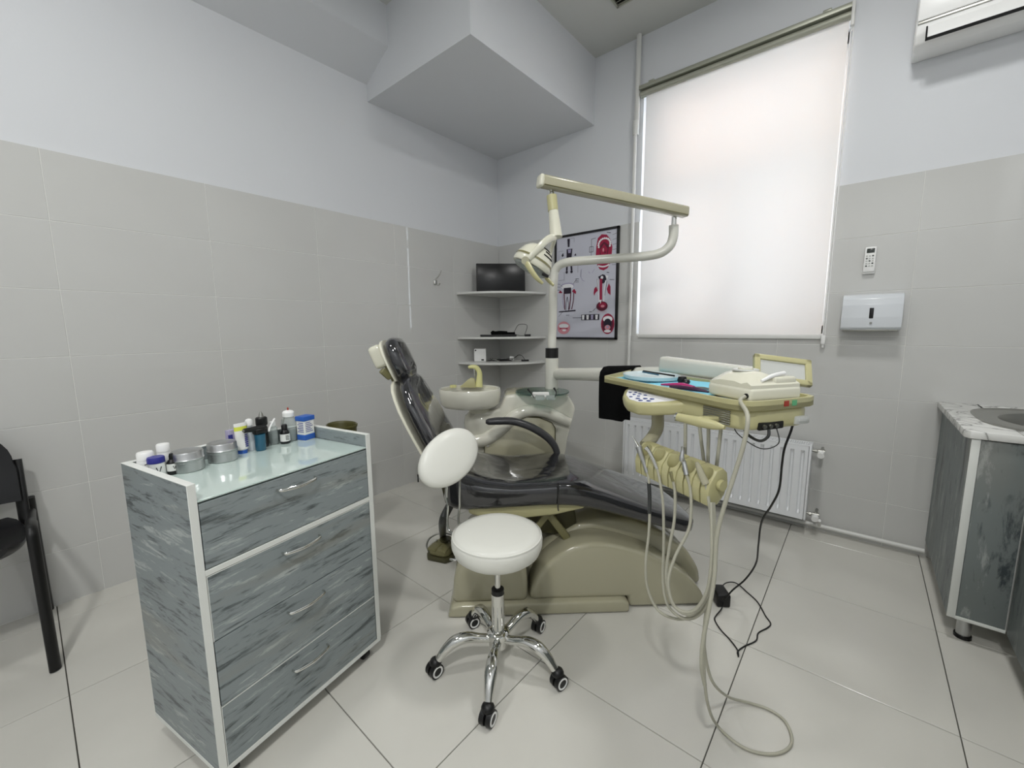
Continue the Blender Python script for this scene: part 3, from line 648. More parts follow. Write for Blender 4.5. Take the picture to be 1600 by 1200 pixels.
# armrest on the far side
m = MB(); m.tube([(0.171, 0.500, 0.778), (0.189, 0.500, 0.778), (0.238, 0.500, 0.781), (0.316, 0.500, 0.779), (0.394, 0.500, 0.756), (0.465, 0.500, 0.719), (0.522, 0.500, 0.674), (0.558, 0.500, 0.622), (0.573, 0.500, 0.562)], [.010, .018, .021, .021, .021, .022, .021, .019, .018], 16, 5, flat=1.3); m.build('armrest', 'arm_rubber', dc)

# ------------------------------------------------------------ cuspidor unit behind the chair
un = thing('spittoon_unit', 'cream dental unit housing with round spittoon bowl behind the chair', 'dental unit', CO, CA)
body = [(.115, .004), (.09, .60), (.075, .70), (.078, .765), (.11, .80), (.19, .805), (.245, .815), (.27, .86), (.285, .892), (.33, .90), (.62, .90), (.665, .885), (.70, .82), (.695, .78), (.655, .62), (.63, .45), (.61, .004)]
m = MB(); side(body, .665, .96, m, .025, 4); m.build('housing', 'ceramic', un)
m = MB(); side([(.27, .80), (.285, .90), (.33, .908), (.62, .908), (.66, .895), (.69, .82), (.62, .80)], .70, .93, m, .02, 3); m.build('housing_lid', 'base_cream', un)
# arched shoulder and side door on the front face
m = MB(); m.tube([(0.085, 0.655, 0.624), (0.169, 0.652, 0.639), (0.264, 0.650, 0.708), (0.340, 0.650, 0.776), (0.416, 0.650, 0.805), (0.510, 0.650, 0.800), (0.594, 0.652, 0.764), (0.663, 0.655, 0.731)], [.036, .042, .040, .038, .036, .036, .034, .028], 18, 5, flat=1.0)
m.build('shoulder_moulding', 'ceramic', un)
m = MB(); m.lathe([(0, .60), (.075, .61), (.098, .66), (.104, .72), (.096, .765), (.072, .79), (0, .795)], (.145, .745, 0), 40, sx=1.1); m.build('bowl_base', 'ceramic', un)
door = [(0.155, 0.640, 0.471), (0.157, 0.640, 0.611), (0.199, 0.640, 0.638), (0.268, 0.640, 0.687), (0.343, 0.640, 0.747), (0.404, 0.640, 0.773), (0.479, 0.640, 0.768), (0.555, 0.640, 0.736), (0.574, 0.640, 0.705), (0.575, 0.640, 0.462)]
m = MB(); side([(p[0], p[2]) for p in door], .630, .670, m, .006, 2); m.build('side_door', 'base_cream', un)
m = MB(); m.tube([(p[0], .629, p[2]) for p in door], .0022, 6); m.build('door_seam', 'dark_olive', un)
m = MB(); m.tube([(0.172, 0.630, 0.602), (0.184, 0.630, 0.602)], .004, 8); m.build('door_screw', 'steel', un)
bc = (.075, .70)
m = MB(); m.lathe([(0, .822), (.12, .823), (.160, .832), (.176, .850), (.182, .90), (.182, .930), (.177, .938), (.168, .934), (.163, .915), (.12, .885), (.05, .872), (0, .870)], (*bc, 0), 48, sy=.85); m.build('bowl', 'ceramic', un)
m = MB(); m.lathe([(0, .79), (.066, .79), (.066, .83), (0, .83)], (bc[0]+.055, bc[1]+.02, 0), 28); m.build('bowl_neck', 'cream', un)
m = MB(); m.tube([(-.03, .76, .935), (-.03, .76, .95)], .02, 12)
m.tube([(0.123, 0.800, 0.932), (0.128, 0.800, 0.988), (0.128, 0.800, 1.020), (0.113, 0.800, 1.048), (0.086, 0.800, 1.056), (0.062, 0.800, 1.052)], [.024, .018, .016, .015, .012, .009], 14, 4); m.build('cup_filler_spout', 'faucet_yellow', un)
m = MB(); m.prism([(p[0], p[2]) for p in ((0.004, 0.800, 0.930), (0.053, 0.800, 0.973), (0.076, 0.800, 0.989), (0.100, 0.800, 0.984), (0.107, 0.800, 0.925))], Matrix.Translation((0, .82, 0)) @ XZ, .035, .006, 2); m.build('bowl_rinse_block', 'cream_yellow', un)
m = MB(); m.tube([(0.097, 0.800, 1.044), (0.100, 0.800, 0.988)], .006, 10); m.build('water_nozzle', 'chrome', un)
# post, arm, glass shelf
pc = (0.575, 0.800, 0.943)
m = MB(); m.tube([(pc[0], pc[1], .88), (pc[0], pc[1], 1.105)], .041, 24); m.tube([(pc[0], pc[1], .88), (pc[0], pc[1], .905)], .055, 24); m.build('post', 'arm_white', un)
m = MB(); m.tube([(pc[0], pc[1], 1.10), (pc[0], pc[1], 1.165)], .040, 24); m.build('post_collar', 'black_plastic', un)
m = MB(); m.lathe([(0, .907), (.158, .907), (.161, .911), (.158, .916), (0, .916)], (.505, .70, 0), 48); m.build('round_glass_shelf', 'green_glass', un)
m = MB(); m.tube([(.505, .715, .89), (.505, .70, .908)], .02, 14); m.build('shelf_mount', 'steel', un)

gz = thing('gauze_stack', 'small stack of white gauze pads on the round glass shelf', 'gauze', (1.491, -1.332, 0.917), CA-.2)
m = MB()
for k in range(4): m.box((-.05+.002*k, -.03, .0002+k*.005), (.045, .032-.002*k, .005+k*.005), .0022, 2, Matrix.Rotation(.04*k, 4, 'Z'))
m.build('gauze', 'label_white', gz)
gz2 = thing('protective_glasses', 'clear safety glasses with dark temples on the round glass shelf', 'glasses', (1.550, -1.383, 0.940), CA)
m = MB(); m.tube([(-.055, -.035, -.014), (-.07, -.01, .010), (-.085, .01, .026)], [.002, .003, .006], 8, 4); m.build('temple', 'black_plastic', gz2)
m = MB(); m.tube([(.05, -.03, -.020), (.064, -.01, .008), (.055, .012, .030)], [.002, .003, .006], 8, 4); m.build('temple', 'black_plastic', gz2)
m = MB(); m.tube([(-.055, -.035, -.014), (-.03, -.055, -.018), (.0, -.05, -.012), (.03, -.055, -.018), (.05, -.03, -.020)], .002, 8, 4); m.box((-.05, -.058, -.0215), (-.005, -.054, .004), .002).box((.005, -.058, -.0215), (.05, -.054, .004), .002); m.build('lens_frame', 'clear_plastic', gz2)

# ------------------------------------------------------------ operating light on its arms
oc = thing('operating_light', 'cream operating light hanging from a jointed overhead arm', 'lamp', (1.357, -1.036, 1.144))
m = MB(); m.tube([(1.346, -1.020, 1.135), (1.335, -0.995, 1.336), (1.320, -0.965, 1.572), (1.332, -0.955, 1.650), (1.388, -0.927, 1.685), (1.543, -0.848, 1.693), (1.773, -0.731, 1.700), (1.870, -0.687, 1.712), (1.920, -0.665, 1.749), (1.936, -0.655, 1.801), (1.937, -0.656, 1.864)], .0265, 18, 6); m.build('swivel_arm', 'arm_white', oc, world=True)
m = MB(); m.tube([(1.938, -0.656, 1.861), (1.939, -0.660, 1.912)], .014, 14); m.build('pivot_pin', 'chrome', oc, world=True)
m = MB(); m.obox((1.998, -0.633, 1.928), (1.535, -1.394, 2.009), .055, .058, .012); m.build('spring_arm', 'base_cream', oc, world=True)
m = MB(); m.obox((1.993, -0.647, 1.909), (1.546, -1.392, 1.986), .0562, .002, 0); m.build('arm_seam', 'olive_plastic', oc, world=True)
m = MB(); m.obox((1.540, -1.384, 2.007), (1.528, -1.406, 2.010), .058, .062, .018); m.build('arm_end_cap', 'cream', oc, world=True)
m = MB(); m.tube([(1.558, -1.338, 1.990), (1.565, -1.341, 1.939)], .0135, 14); m.build('stem_pin', 'chrome', oc, world=True)
m = MB(); m.tube([(1.564, -1.341, 1.945), (1.576, -1.344, 1.869)], .026, 20); m.build('stem_collar', 'cream_yellow', oc, world=True)
m = MB(); m.tube([(1.576, -1.343, 1.875), (1.598, -1.349, 1.738)], [.024, .032], 20); m.build('stem', 'cream', oc, world=True)
# yoke and head
m = MB(); m.tube([(1.601, -1.359, 1.739), (1.602, -1.415, 1.721), (1.602, -1.474, 1.685), (1.591, -1.516, 1.646), (1.571, -1.539, 1.613)], [.016, .019, .019, .017, .015], 14, 5, flat=.6)
m.tube([(1.595, -1.350, 1.741), (1.553, -1.311, 1.715), (1.524, -1.287, 1.690), (1.513, -1.289, 1.658)], [.016, .017, .016, .014], 14, 5, flat=.6); m.build('yoke', 'cream', oc, world=True)
hc_ = Vector((1.522, -1.434, 1.618)); ax = (Vector((1.488, -1.465, 1.530))-Vector((1.539, -1.409, 1.678))).normalized()
hh = MB(); hh.lathe([(0, -.085), (.03, -.083), (.062, -.070), (.088, -.045), (.105, -.010), (.112, .022), (.108, .034), (.098, .036), (0, .022)], hc_, 36, axis=ax, sx=1.0, sy=.86); hh.build('lamp_head', 'cream', oc, world=True)
m = MB(); m.lathe([(0, .024), (.098, .0365), (.090, .046), (.05, .052), (0, .054)], hc_, 32, axis=ax, sx=1, sy=.86); m.build('front_lens', 'clear_plastic', oc, world=True)
m = MB(); m.lathe([(.1045, -.010), (.1075, -.004), (.110, .002), (.1055, -.004)], hc_, 36, axis=ax, sx=1, sy=.86, cap=False); m.build('head_seam', 'olive_plastic', oc, world=True)
q_ = Vector((0, 0, 1)).rotation_difference(ax)
for rad, zz, a0 in ((.080, -.0565, 0), (.094, -.037, .1), (.064, -.0705, .2)):
    m = MB(); m.tube([hc_+q_ @ Vector((rad*math.cos(a0+t), .86*rad*math.sin(a0+t), zz)) for t in [4.3+.09*k for k in range(10)]], .0028, 6); m.build('vent_slot', 'black_plastic', oc, world=True)
m = MB(); m.tube([(1.569, -1.562, 1.604), (1.551, -1.537, 1.608)], .019, 20); m.build('yoke_knob', 'base_cream', oc, world=True)
m = MB(); m.tube([(1.560, -1.550, 1.604), (1.588, -1.547, 1.563), (1.612, -1.533, 1.524), (1.631, -1.508, 1.497)], [.016, .014, .012, .007], 12, 5, flat=.7); m.build('handle', 'cream_yellow', oc, world=True)
m = MB(); m.tube([(1.512, -1.333, 1.568), (1.538, -1.329, 1.534), (1.567, -1.324, 1.506)], [.012, .011, .007], 12, 5, flat=.7); m.build('handle', 'cream_yellow', oc, world=True)
m = MB(); m.obox((1.597, -1.462, 1.549), (1.600, -1.422, 1.540), .012, .014, .002); m.build('lamp_switch', 'black_plastic', oc, world=True)

# ------------------------------------------------------------ instrument console with its arms
KA = math.atan2(-.501, .865); KO = (2.024, -1.618, 0)
kn = thing('instrument_console', 'cream dental instrument console with tray, control panel and handpiece holder', 'dental unit', KO, KA)
armA = Vector((1.386, -1.035, 1.007)); armB = Vector((2.187, -1.362, 1.083))
m = MB(); m.tube([armA, armA*.6+armB*.4, armB], .036, 22, flat=.85); m.tube([armB+Vector((0, 0, -.04)), armB+Vector((0, 0, .02))], .034, 20); m.build('horizontal_arm', 'arm_white', kn, world=True)
m = MB(); m.tube([armB+Vector((0, 0, .01)), armB+Vector((0, 0, .07))], .018, 16); m.build('elbow_pin', 'steel', kn, world=True)
m = MB(); m.obox((2.165, -1.373, 1.132), (2.562, -1.515, 1.113), .055, .066, .016); m.build('spring_arm', 'arm_white', kn, world=True)
# tray rim, floor and lower body (local frame of the tray, z in metres)
def rim_poly(o=0):
    return [(-.002-o, .0-o), (.60, .0-o), (.64, .008-o*.7), (.662+o*.7, .03-o*.7), (.668+o, .07), (.668+o, .235), (.655+o*.7, .268+o*.7), (.62, .282+o), (-.15-o, .282+o), (-.175-o, .26)]
m = MB(); ZI = Matrix.Identity(4)
m.prism(rim_poly(), Matrix.Translation((0, 0, 1.066)), .0135)
rp = rim_poly(); n = len(rp); cx_, cy_ = .28, .14
ri = [(x-.010*(1 if x > cx_ else -1)*(abs(x-cx_) > .2), y-.010*(1 if y > cy_ else -1)) for x, y in rp]
m.rings([[(x, y, 1.066) for x, y in rp], [(x, y, 1.092) for x, y in rp], [(x, y, 1.092) for x, y in ri], [(x, y, 1.078) for x, y in ri]], cap=False)
m.build('tray', 'cream_yellow', kn)
low = [(.30, .012), (.60, .012), (.635, .022), (.655, .05), (.660, .09), (.660, .22), (.64, .262), (.60, .272), (.22, .272), (.16, .24), (.16, .06), (.22, .02)]
m = MB(); m.prism(low, Matrix.Translation((0, 0, 1.008)), .060, .016, 3); m.build('console_body', 'cream_yellow', kn)
# control panel bulging under the front left edge
PT_ = Matrix.Translation((.28, .02, 1.05)) @ Matrix.Rotation(R(14), 4, 'X') @ Matrix.Translation((-.28, -.02, -1.05))
pn = [(.10, .06), (.135, .0), (.19, -.048), (.25, -.075), (.31, -.078), (.36, -.055), (.41, -.015), (.45, .03), (.30, .10)]
m = MB(); m.prism(pn, PT_ @ Matrix.Translation((0, 0, 1.014)), .044, .014, 4); m.build('control_panel', 'cream_yellow', kn)
m = MB(); m.prism([(.135, .045), (.155, .005), (.20, -.035), (.25, -.058), (.305, -.061), (.35, -.042), (.39, -.005), (.41, .02), (.30, .05)], PT_ @ Matrix.Translation((0, 0, 1.0575)), .0014); cpn = m.build('panel_sticker', 'print_white', kn)
for (u_, v_), d_ in zip([(.19, -.01), (.21, .0), (.225, -.018), (.24, -.005), (.255, -.022), (.235, -.04), (.27, -.005), (.275, -.04), (.30, -.028), (.30, -.048), (.325, -.02), (.33, -.038)], [0, 0, 0, 0, 0, 0, 0, 1, 1, 1, 1, 1]):
    m = MB(); m.lathe([(0, .0), (.007+.002*d_, .0), (.006+.002*d_, .0016), (0, .0018)], PT_ @ Vector((u_, v_, 1.0589)), 14, sy=.8); m.build('button', 'button_blue', kn)
m = MB()
for k in range(7): m.box((.515, .0085, 1.018+k*.0062), (.610, .0135, 1.0215+k*.0062), .0008, 1)
m.build('vent_grille', 'steel', kn)
# front handle
h0, h1 = Vector((0.524, -0.074, 1.035)), Vector((0.605, -0.007, 1.035))
h0 = Vector((.505, -.072, 1.028)); h1 = Vector((.640, -.038, 1.024))
m = MB(); m.tube([h0, h0*.8+h1*.2, h0*.5+h1*.5, h0*.2+h1*.8, h1], [.012, .0125, .015, .0125, .005], 16, 4); m.obox(h0*.65+h1*.35, (h0*.65+h1*.35)+Vector((.01, .085, .002)), .03, .016, .006); m.build('handle', 'cream_yellow', kn)
m = MB(); dd = (h1-h0).normalized(); m.tube([h0-dd*.005, h0+dd*.001], .0128, 18); m.build('handle_end_ring', 'chrome', kn)
m = MB(); m.tube([h0-dd*.007, h0-dd*.004], .005, 12); m.build('handle_key', 'black_plastic', kn)
# marks and sockets on the right end
m = MB(); m.box((.668, .135, 1.073), (.6696, .152, 1.088)); m.build('red_label', 'red', kn)
m = MB(); m.box((.668, .165, 1.073), (.6696, .182, 1.088)); m.build('green_label', 'green', kn)
m = MB(); m.box((.652, .060, 1.010), (.662, .150, 1.032), .004); m.build('socket_recess', 'dark_gap', kn)
for k in range(3):
    m = MB(); m.tube([(.655, .075+.022*k, 1.022), (.667, .075+.022*k, 1.020)], .006, 10); m.build('hose_socket', 'steel', kn)
m = MB(); m.box((.655, .19, 1.016), (.666, .245, 1.040), .005); m.box((.662, .20, 1.024), (.668, .235, 1.034), .002); m.build('end_clip', 'screen_grey', kn)
m = MB(); m.tube([(.655, .10, 1.02), (.665, .09, .995), (.64, .09, .975), (.60, .09, .985), (.585, .09, 1.01)], .004, 8, 5).tube([(.655, .13, 1.015), (.665, .13, .97), (.62, .12, .945), (.56, .10, .975), (.54, .10, 1.01)], .0015, 6, 6); m.build('loose_cable', 'hose_dark', kn)
# film viewer
vA, vB, vC, vD = Vector((2.564, -1.579, 1.197)), Vector((2.694, -1.512, 1.178)), Vector((2.688, -1.571, 1.093)), Vector((2.560, -1.635, 1.120))
vx = (vB-vA).normalized(); vz = (vA-vD); vz = (vz-vx*vz.dot(vx)).normalized(); vy = vz.cross(vx); W_, H_ = .168, .092
cen = (vA+vB+vC+vD)/4; VM = Matrix.Translation(cen) @ Matrix((vx, vy, vz)).transposed().to_4x4()
m = MB(); t_ = .019
for a, b in (((-W_/2, -H_/2), (W_/2, -H_/2+t_)), ((-W_/2, H_/2-t_), (W_/2, H_/2)), ((-W_/2, -H_/2), (-W_/2+t_, H_/2)), ((W_/2-t_, -H_/2), (W_/2, H_/2))): m.box((a[0], -.010, a[1]), (b[0], .010, b[1]), .004, 2, VM)
m.box((-W_/2+.004, .006, -H_/2+.004), (W_/2-.004, .0095, H_/2-.004), 0, 1, VM); m.build('viewer_frame', 'olive_plastic' if 0 else 'cream_yellow', kn, world=True)
m = MB(); m.box((-W_/2+t_-.002, -.004, -H_/2+t_-.002), (W_/2-t_+.002, .004, H_/2-t_+.002), 0, 1, VM); m.build('viewer_screen', 'screen_grey', kn, world=True)
m = MB(); m.obox(VM @ Vector((-.03, .012, -.02)), VM @ Vector((-.035, .015, -.085)), .02, .008, .002); m.build('viewer_stalk', 'black_plastic', kn, world=True)
# pole down to the handpiece holder
m = MB(); m.tube([(2.276, -1.696, 1.013), (2.279, -1.700, 0.972), (2.285, -1.716, 0.934), (2.279, -1.739, 0.905), (2.268, -1.779, 0.878)], .0215, 18, 6); m.build('holder_pole', 'base_cream', kn, world=True)
# holder
H0 = Vector((2.271, -1.807, 0.857)); H1 = Vector((2.539, -1.926, 0.847))
hx = (H1-H0).normalized(); hy = Vector((0, 0, 1)).cross(hx).normalized(); hz = hx.cross(hy); L_ = (H1-H0).length
HM = Matrix.Translation(H0) @ Matrix((hx, hy, hz)).transposed().to_4x4()      # x along the bar, y away from the camera, z up
sec = [(-.028, -.060), (-.034, -.020), (-.030, .004), (-.004, .042), (.022, .046), (.040, .030), (.046, .0), (.036, -.035), (.010, -.062)]   # (y, z)
YZM = Matrix(((0, 0, 1, 0), (1, 0, 0, 0), (0, 1, 0, 0), (0, 0, 0, 1)))
wseg = L_/5; slots = []
def boolean(bm_a, bm_b):
    ma = bpy.data.meshes.new('a'); bm_a.to_mesh(ma); mb_ = bpy.data.meshes.new('b'); bm_b.to_mesh(mb_)
    oa = bpy.data.objects.new('a', ma); ob = bpy.data.objects.new('b', mb_); COL.objects.link(oa); COL.objects.link(ob)
    md = oa.modifiers.new('x', 'BOOLEAN'); md.operation = 'DIFFERENCE'; md.object = ob; md.solver = 'EXACT'; md.use_self = True
    bpy.context.view_layer.update(); dg = bpy.context.evaluated_depsgraph_get()
    me = bpy.data.meshes.new_from_object(oa.evaluated_get(dg)); b = bmesh.new(); b.from_mesh(me)
    bpy.data.objects.remove(oa); bpy.data.objects.remove(ob)
    return b
for k in range(5):
    m = MB(); m.prism(sec, HM @ Matrix.Translation((k*wseg+.001, 0, 0)) @ YZM, wseg-.002, .004, 2)
    c = MB(); cx0 = (k+.5)*wseg
    ax_l = Vector((0, -.34, .94)).normalized(); cc = Vector((cx0, -.018, .030))
    Ml = HM
    ll = MB(); ll.lathe([(0, -.16), (.0135, -.16), (.0125, -.034), (.020, -.010), (.0265, .022), (.0275, .06), (0, .061)], cc, 24, axis=ax_l); ll.box((cx0-.0028, -.06, -.10), (cx0+.0028, -.018, .02))
    ll.bm.transform(Ml); c.merge(ll.bm)
    hseg = MB(); hseg.bm = boolean(m.bm, c.bm)
    hseg.build('handpiece_holder', 'cream_yellow', kn, world=True)
    slots.append(HM @ cc)
m = MB(); m.tube([HM @ Vector((L_, .010, .0)), HM @ Vector((L_+.012, .010, .0))], .016, 16); m.build('holder_knob', 'cream_yellow', kn, world=True)
# supply hoses from console down to holder back
m_l = [[(2.411, -1.820, 1.010), (2.414, -1.819, 0.928), (2.415, -1.817, 0.860)], [(2.453, -1.825, 1.006), (2.461, -1.817, 0.935), (2.475, -1.809, 0.844)], [(2.481, -1.827, 1.011), (2.483, -1.824, 0.941), (2.486, -1.824, 0.850)], [(2.524, -1.855, 1.021), (2.519, -1.845, 0.952), (2.513, -1.842, 0.847)]]
for p in m_l:
    m = MB(); m.tube(p, .0052, 10, 6); m.build('supply_hose', 'hose_grey', kn, world=True)

def hand(label, pts, rad, hose, mt='hose_grey', bodym='brushed', extra=None, first=None):
    h = thing('dental_handpiece', label, 'handpiece', pts[0], 0, 'handpieces in the console holder')
    m = MB(); m.tube(pts, rad, 14, 5); m.build('body', bodym, h, world=True)
    if extra: m = MB(); extra(m); m.build('tip', 'chrome', h, world=True)
    if hose:
        m = MB(); m.tube(hose, .0045, 10, 7); m.build('hose', mt, h, world=True)
    if label.startswith('three-way'):
        m = MB(); m.tube([(2.318, -1.860, 0.779), (2.323, -1.863, 0.738), (2.326, -1.867, 0.702), (2.327, -1.870, 0.681)], .0062, 12, 4); m.build('hose_sleeve', 'hose_dark', h, world=True)
    return h
hand('three-way syringe, first from the left in the holder, with thin bent tip', [(2.275, -1.850, 0.893), (2.284, -1.853, 0.873), (2.298, -1.853, 0.841), (2.309, -1.856, 0.813)], [.011, .009, .008, .007],
     [(2.309, -1.856, 0.813), (2.318, -1.859, 0.786), (2.326, -1.867, 0.706), (2.331, -1.877, 0.623), (2.331, -1.895, 0.519), (2.343, -1.900, 0.436), (2.384, -1.902, 0.376), (2.461, -1.925, 0.398), (2.521, -1.953, 0.479), (2.546, -1.969, 0.568), (2.546, -1.964, 0.671), (2.531, -1.941, 0.799)],
     extra=lambda m: m.tube([(2.252, -1.851, 0.926), (2.264, -1.851, 0.908), (2.274, -1.852, 0.893)], [.0016, .003, .005], 8, 4))
hand('slim handpiece with round white head, second from the left in the holder', [(2.312, -1.883, 0.905), (2.323, -1.882, 0.894), (2.338, -1.881, 0.869), (2.351, -1.881, 0.842)], [.009, .006, .0065, .006],
     [(2.351, -1.881, 0.842), (2.362, -1.884, 0.808), (2.380, -1.896, 0.732), (2.391, -1.907, 0.612), (2.399, -1.922, 0.493), (2.425, -1.937, 0.430), (2.480, -1.957, 0.428), (2.527, -1.974, 0.478), (2.553, -1.978, 0.557), (2.553, -1.971, 0.677), (2.536, -1.943, 0.801)], bodym='chrome')
hand('bare hose end resting in the middle slot of the holder', [(2.400, -1.898, 0.848), (2.406, -1.902, 0.834), (2.411, -1.904, 0.821)], [.006, .006, .0055],
     [(2.411, -1.904, 0.821), (2.419, -1.907, 0.777), (2.423, -1.918, 0.700), (2.418, -1.938, 0.614), (2.419, -1.952, 0.527), (2.444, -1.956, 0.456), (2.498, -1.975, 0.461), (2.542, -1.991, 0.539), (2.555, -1.987, 0.647), (2.534, -1.948, 0.803)], bodym='olive_plastic')
hand('handpiece with tapered grey cap, fourth from the left in the holder', [(2.438, -1.916, 0.937), (2.438, -1.917, 0.928), (2.438, -1.923, 0.902), (2.443, -1.920, 0.893), (2.456, -1.928, 0.859)], [.006, .0045, .0075, .0065, .008],
     [(2.456, -1.928, 0.859), (2.469, -1.930, 0.818), (2.477, -1.941, 0.755), (2.475, -1.953, 0.700), (2.452, -1.985, 0.627), (2.443, -2.006, 0.554), (2.467, -2.010, 0.490), (2.514, -2.009, 0.498), (2.547, -2.008, 0.570), (2.551, -1.993, 0.668), (2.532, -1.953, 0.804)])
hand('short grey conical handpiece, rightmost in the holder', [(2.487, -1.946, 0.908), (2.492, -1.944, 0.894), (2.504, -1.945, 0.869), (2.514, -1.946, 0.851)], [.005, .008, .010, .011],
     [(2.514, -1.946, 0.851), (2.526, -1.951, 0.802), (2.541, -1.959, 0.724), (2.548, -1.969, 0.636), (2.551, -1.982, 0.548), (2.545, -1.993, 0.435), (2.548, -1.987, 0.312), (2.559, -1.970, 0.203)][:8]
     +[(2.556, -1.839, 0.030), (2.608, -1.847, 0.012), (2.660, -1.840, 0.006), (2.714, -1.806, 0.006), (2.745, -1.755, 0.006), (2.746, -1.707, 0.006), (2.720, -1.659, 0.006), (2.673, -1.649, 0.008), (2.619, -1.668, 0.012), (2.571, -1.731, 0.050), (2.559, -1.890, 0.203), (2.542, -1.919, 0.272), (2.533, -1.947, 0.380), (2.538, -1.959, 0.511), (2.543, -1.955, 0.628), (2.555, -1.959, 0.729)], bodym='base_cream')

# ------------------------------------------------------------ things on and around the console
bp_ = thing('blue_tray_paper', 'light blue paper liner covering the console tray', 'paper liner', KO, KA)
m = MB(); b2 = bmesh.new(); gg = []
for j in range(13):
    gg.append([b2.verts.new((-.10+.60*i/24+.0*j, .018+.245*j/12, 1.0830+.0018*math.sin(i*.9+j*.5)+.0012*math.sin(j*1.1-i*.4))) for i in range(25)])
for j in range(12):
    for i in range(24):
        x, y = gg[j][i].co.x, gg[j][i].co.y
        if x < .02-.55*y: continue
        b2.faces.new((gg[j][i], gg[j][i+1], gg[j+1][i+1], gg[j+1][i]))
r_ = bmesh.ops.extrude_face_region(b2, geom=b2.faces[:])
for v in [v for v in r_['geom'] if isinstance(v, bmesh.types.BMVert)]: v.co.z += .0009
for v in [v for v in b2.verts if not v.link_faces]: b2.verts.remove(v)
m.merge(b2); m.build('liner', 'blue_paper', bp_)
pcx, pcy = .115, .135
op = thing('oval_dish', 'pale oval plastic dish at the left end of the console tray', 'dish', KO, KA)
m = MB(); m.lathe([(0, 1.0885), (.085, 1.0885), (.096, 1.093), (.100, 1.104), (.102, 1.1055), (.104, 1.103), (.099, 1.090), (.090, 1.0872), (0, 1.0872)], (pcx, pcy, 0), 40, sx=1.15, sy=.95); m.build('dish', 'pale_dish', op)
ip = thing('probe', 'black-handled thin probe lying across the oval dish', 'instrument', KO, KA)
m = MB(); m.tube([(pcx-.085, pcy+.03, 1.108), (pcx+.12, pcy+.01, 1.110)], .0032, 8); m.build('handle', 'black_plastic', ip)
ip = thing('mouth_mirror', 'dark green dental instrument lying across the oval dish', 'instrument', KO, KA)
m = MB(); m.tube([(pcx-.05, pcy+.00, 1.108), (pcx+.06, pcy-.012, 1.1085)], .003, 8); m.build('handle', 'teal_blue', ip)
ip = thing('rubber_cup', 'small black two-lobed cap beside the oval dish', 'cap', KO, KA)
m = MB(); m.lathe([(0, 1.087), (.014, 1.088), (.017, 1.098), (.013, 1.110), (0, 1.113)], (pcx+.150, pcy+.02, 0), 20).lathe([(0, 1.087), (.010, 1.088), (.013, 1.095), (.009, 1.103), (0, 1.105)], (pcx+.180, pcy+.012, 0), 20); m.build('cap', 'black_gloss', ip)
ip = thing('forceps', 'magenta and black handled forceps on the blue liner', 'forceps', KO, KA)
m = MB(); m.tube([(.30, .035, 1.092), (.34, .045, 1.096), (.38, .052, 1.099), (.43, .052, 1.097)], [.003, .006, .008, .006], 10, 5, flat=1.2); m.build('upper_handle', 'magenta', ip)
m = MB(); m.tube([(.35, .030, 1.091), (.40, .030, 1.095), (.46, .037, 1.096), (.495, .047, 1.093)], [.004, .007, .0065, .003], 10, 5, flat=1.2); m.build('lower_handle', 'dark_violet', ip)
m = MB(); m.tube([(.40, .075, 1.092), (.44, .085, 1.094), (.48, .09, 1.092)], [.004, .005, .002], 10, 5); m.build('jaw', 'steel', ip)

us = thing('ultrasonic_scaler', 'white ultrasonic scaler box with round dial on the console', 'scaler', (0, 0, 0), 0)
SA = KA+R(-4); so_ = Vector((2.024+.865*.488+.501*.050, -1.618-.501*.488+.865*.050, 0)); us.location = (so_.x, so_.y, 1.0800); us.rotation_euler = (0, 0, SA)
W2, D2 = .158, .175
m = MB(); m.box((0, 0, .006), (W2, D2, .042), .008, 3); m.build('lower_case', 'cream', us)
rr = []
for k in range(9):
    t = k/8; y = .004+(D2-.008)*t; top = .048+.034*math.sin(PI*min(1, t*1.15+.04))**.7
    rr.append([(x, y, z) for x, z in [(.004, .040), (.004, .048), (.02, top-.004), (.045, top), (.095, top+.001), (.120, top-.004), (.140, .058), (W2-.004, .050), (W2-.004, .040)]])
m = MB(); m.rings(rr); m.build('upper_case', 'cream', us, ang=50)
m = MB(); m.lathe([(0, .0), (.034, .0), (.036, .003), (.033, .006), (.024, .005), (.022, .0035), (0, .0045)], (.062, .075, .0795), 32); m.build('dial', 'screen_grey', us)
m = MB(); m.lathe([(0, .004), (.020, .004), (.019, .009), (0, .010)], (.062, .075, .0795), 24); m.build('dial_knob', 'cream', us)
m = MB(); m.box((.118, .09, .045), (.148, .168, .070), .008, 3); m.build('handpiece_rest', 'cream', us)
m = MB(); m.tube([(.142, .05, .060), (.138, .09, .072), (.134, .135, .078)], [.004, .006, .006], 12, 4); m.build('scaler_handle', 'white_plastic', us)
m = MB(); m.tube([(.145, -.003, .022), (.145, .004, .022)], .007, 14); m.build('cable_gland', 'black_plastic', us)
for x, y in ((.02, .02), (W2-.02, .02), (.02, D2-.02), (W2-.02, D2-.02)):
    m = MB(); m.lathe([(0, .0035), (.007, .0035), (.007, .009), (0, .009)], (x, y, 0), 12); m.build('foot', 'black_plastic', us)
sR = Matrix.Rotation(SA, 4, 'Z'); g0 = Vector(us.location)+sR @ Vector((.145, -.004, .022)); g1 = Vector(us.location)+sR @ Vector((.147, -.022, .010))
m = MB(); m.tube([g0, g1, (2.616, -2.007, 1.069), (2.615, -2.019, 1.006), (2.599, -2.021, 0.921), (2.581, -2.025, 0.833), (2.568, -2.026, 0.742), (2.569, -2.030, 0.637), (2.563, -2.038, 0.547), (2.555, -2.047, 0.455), (2.555, -2.048, 0.379), (2.561, -2.028, 0.310)], .0055, 12, 6)
m.build('hose', 'hose_grey', us, world=True)
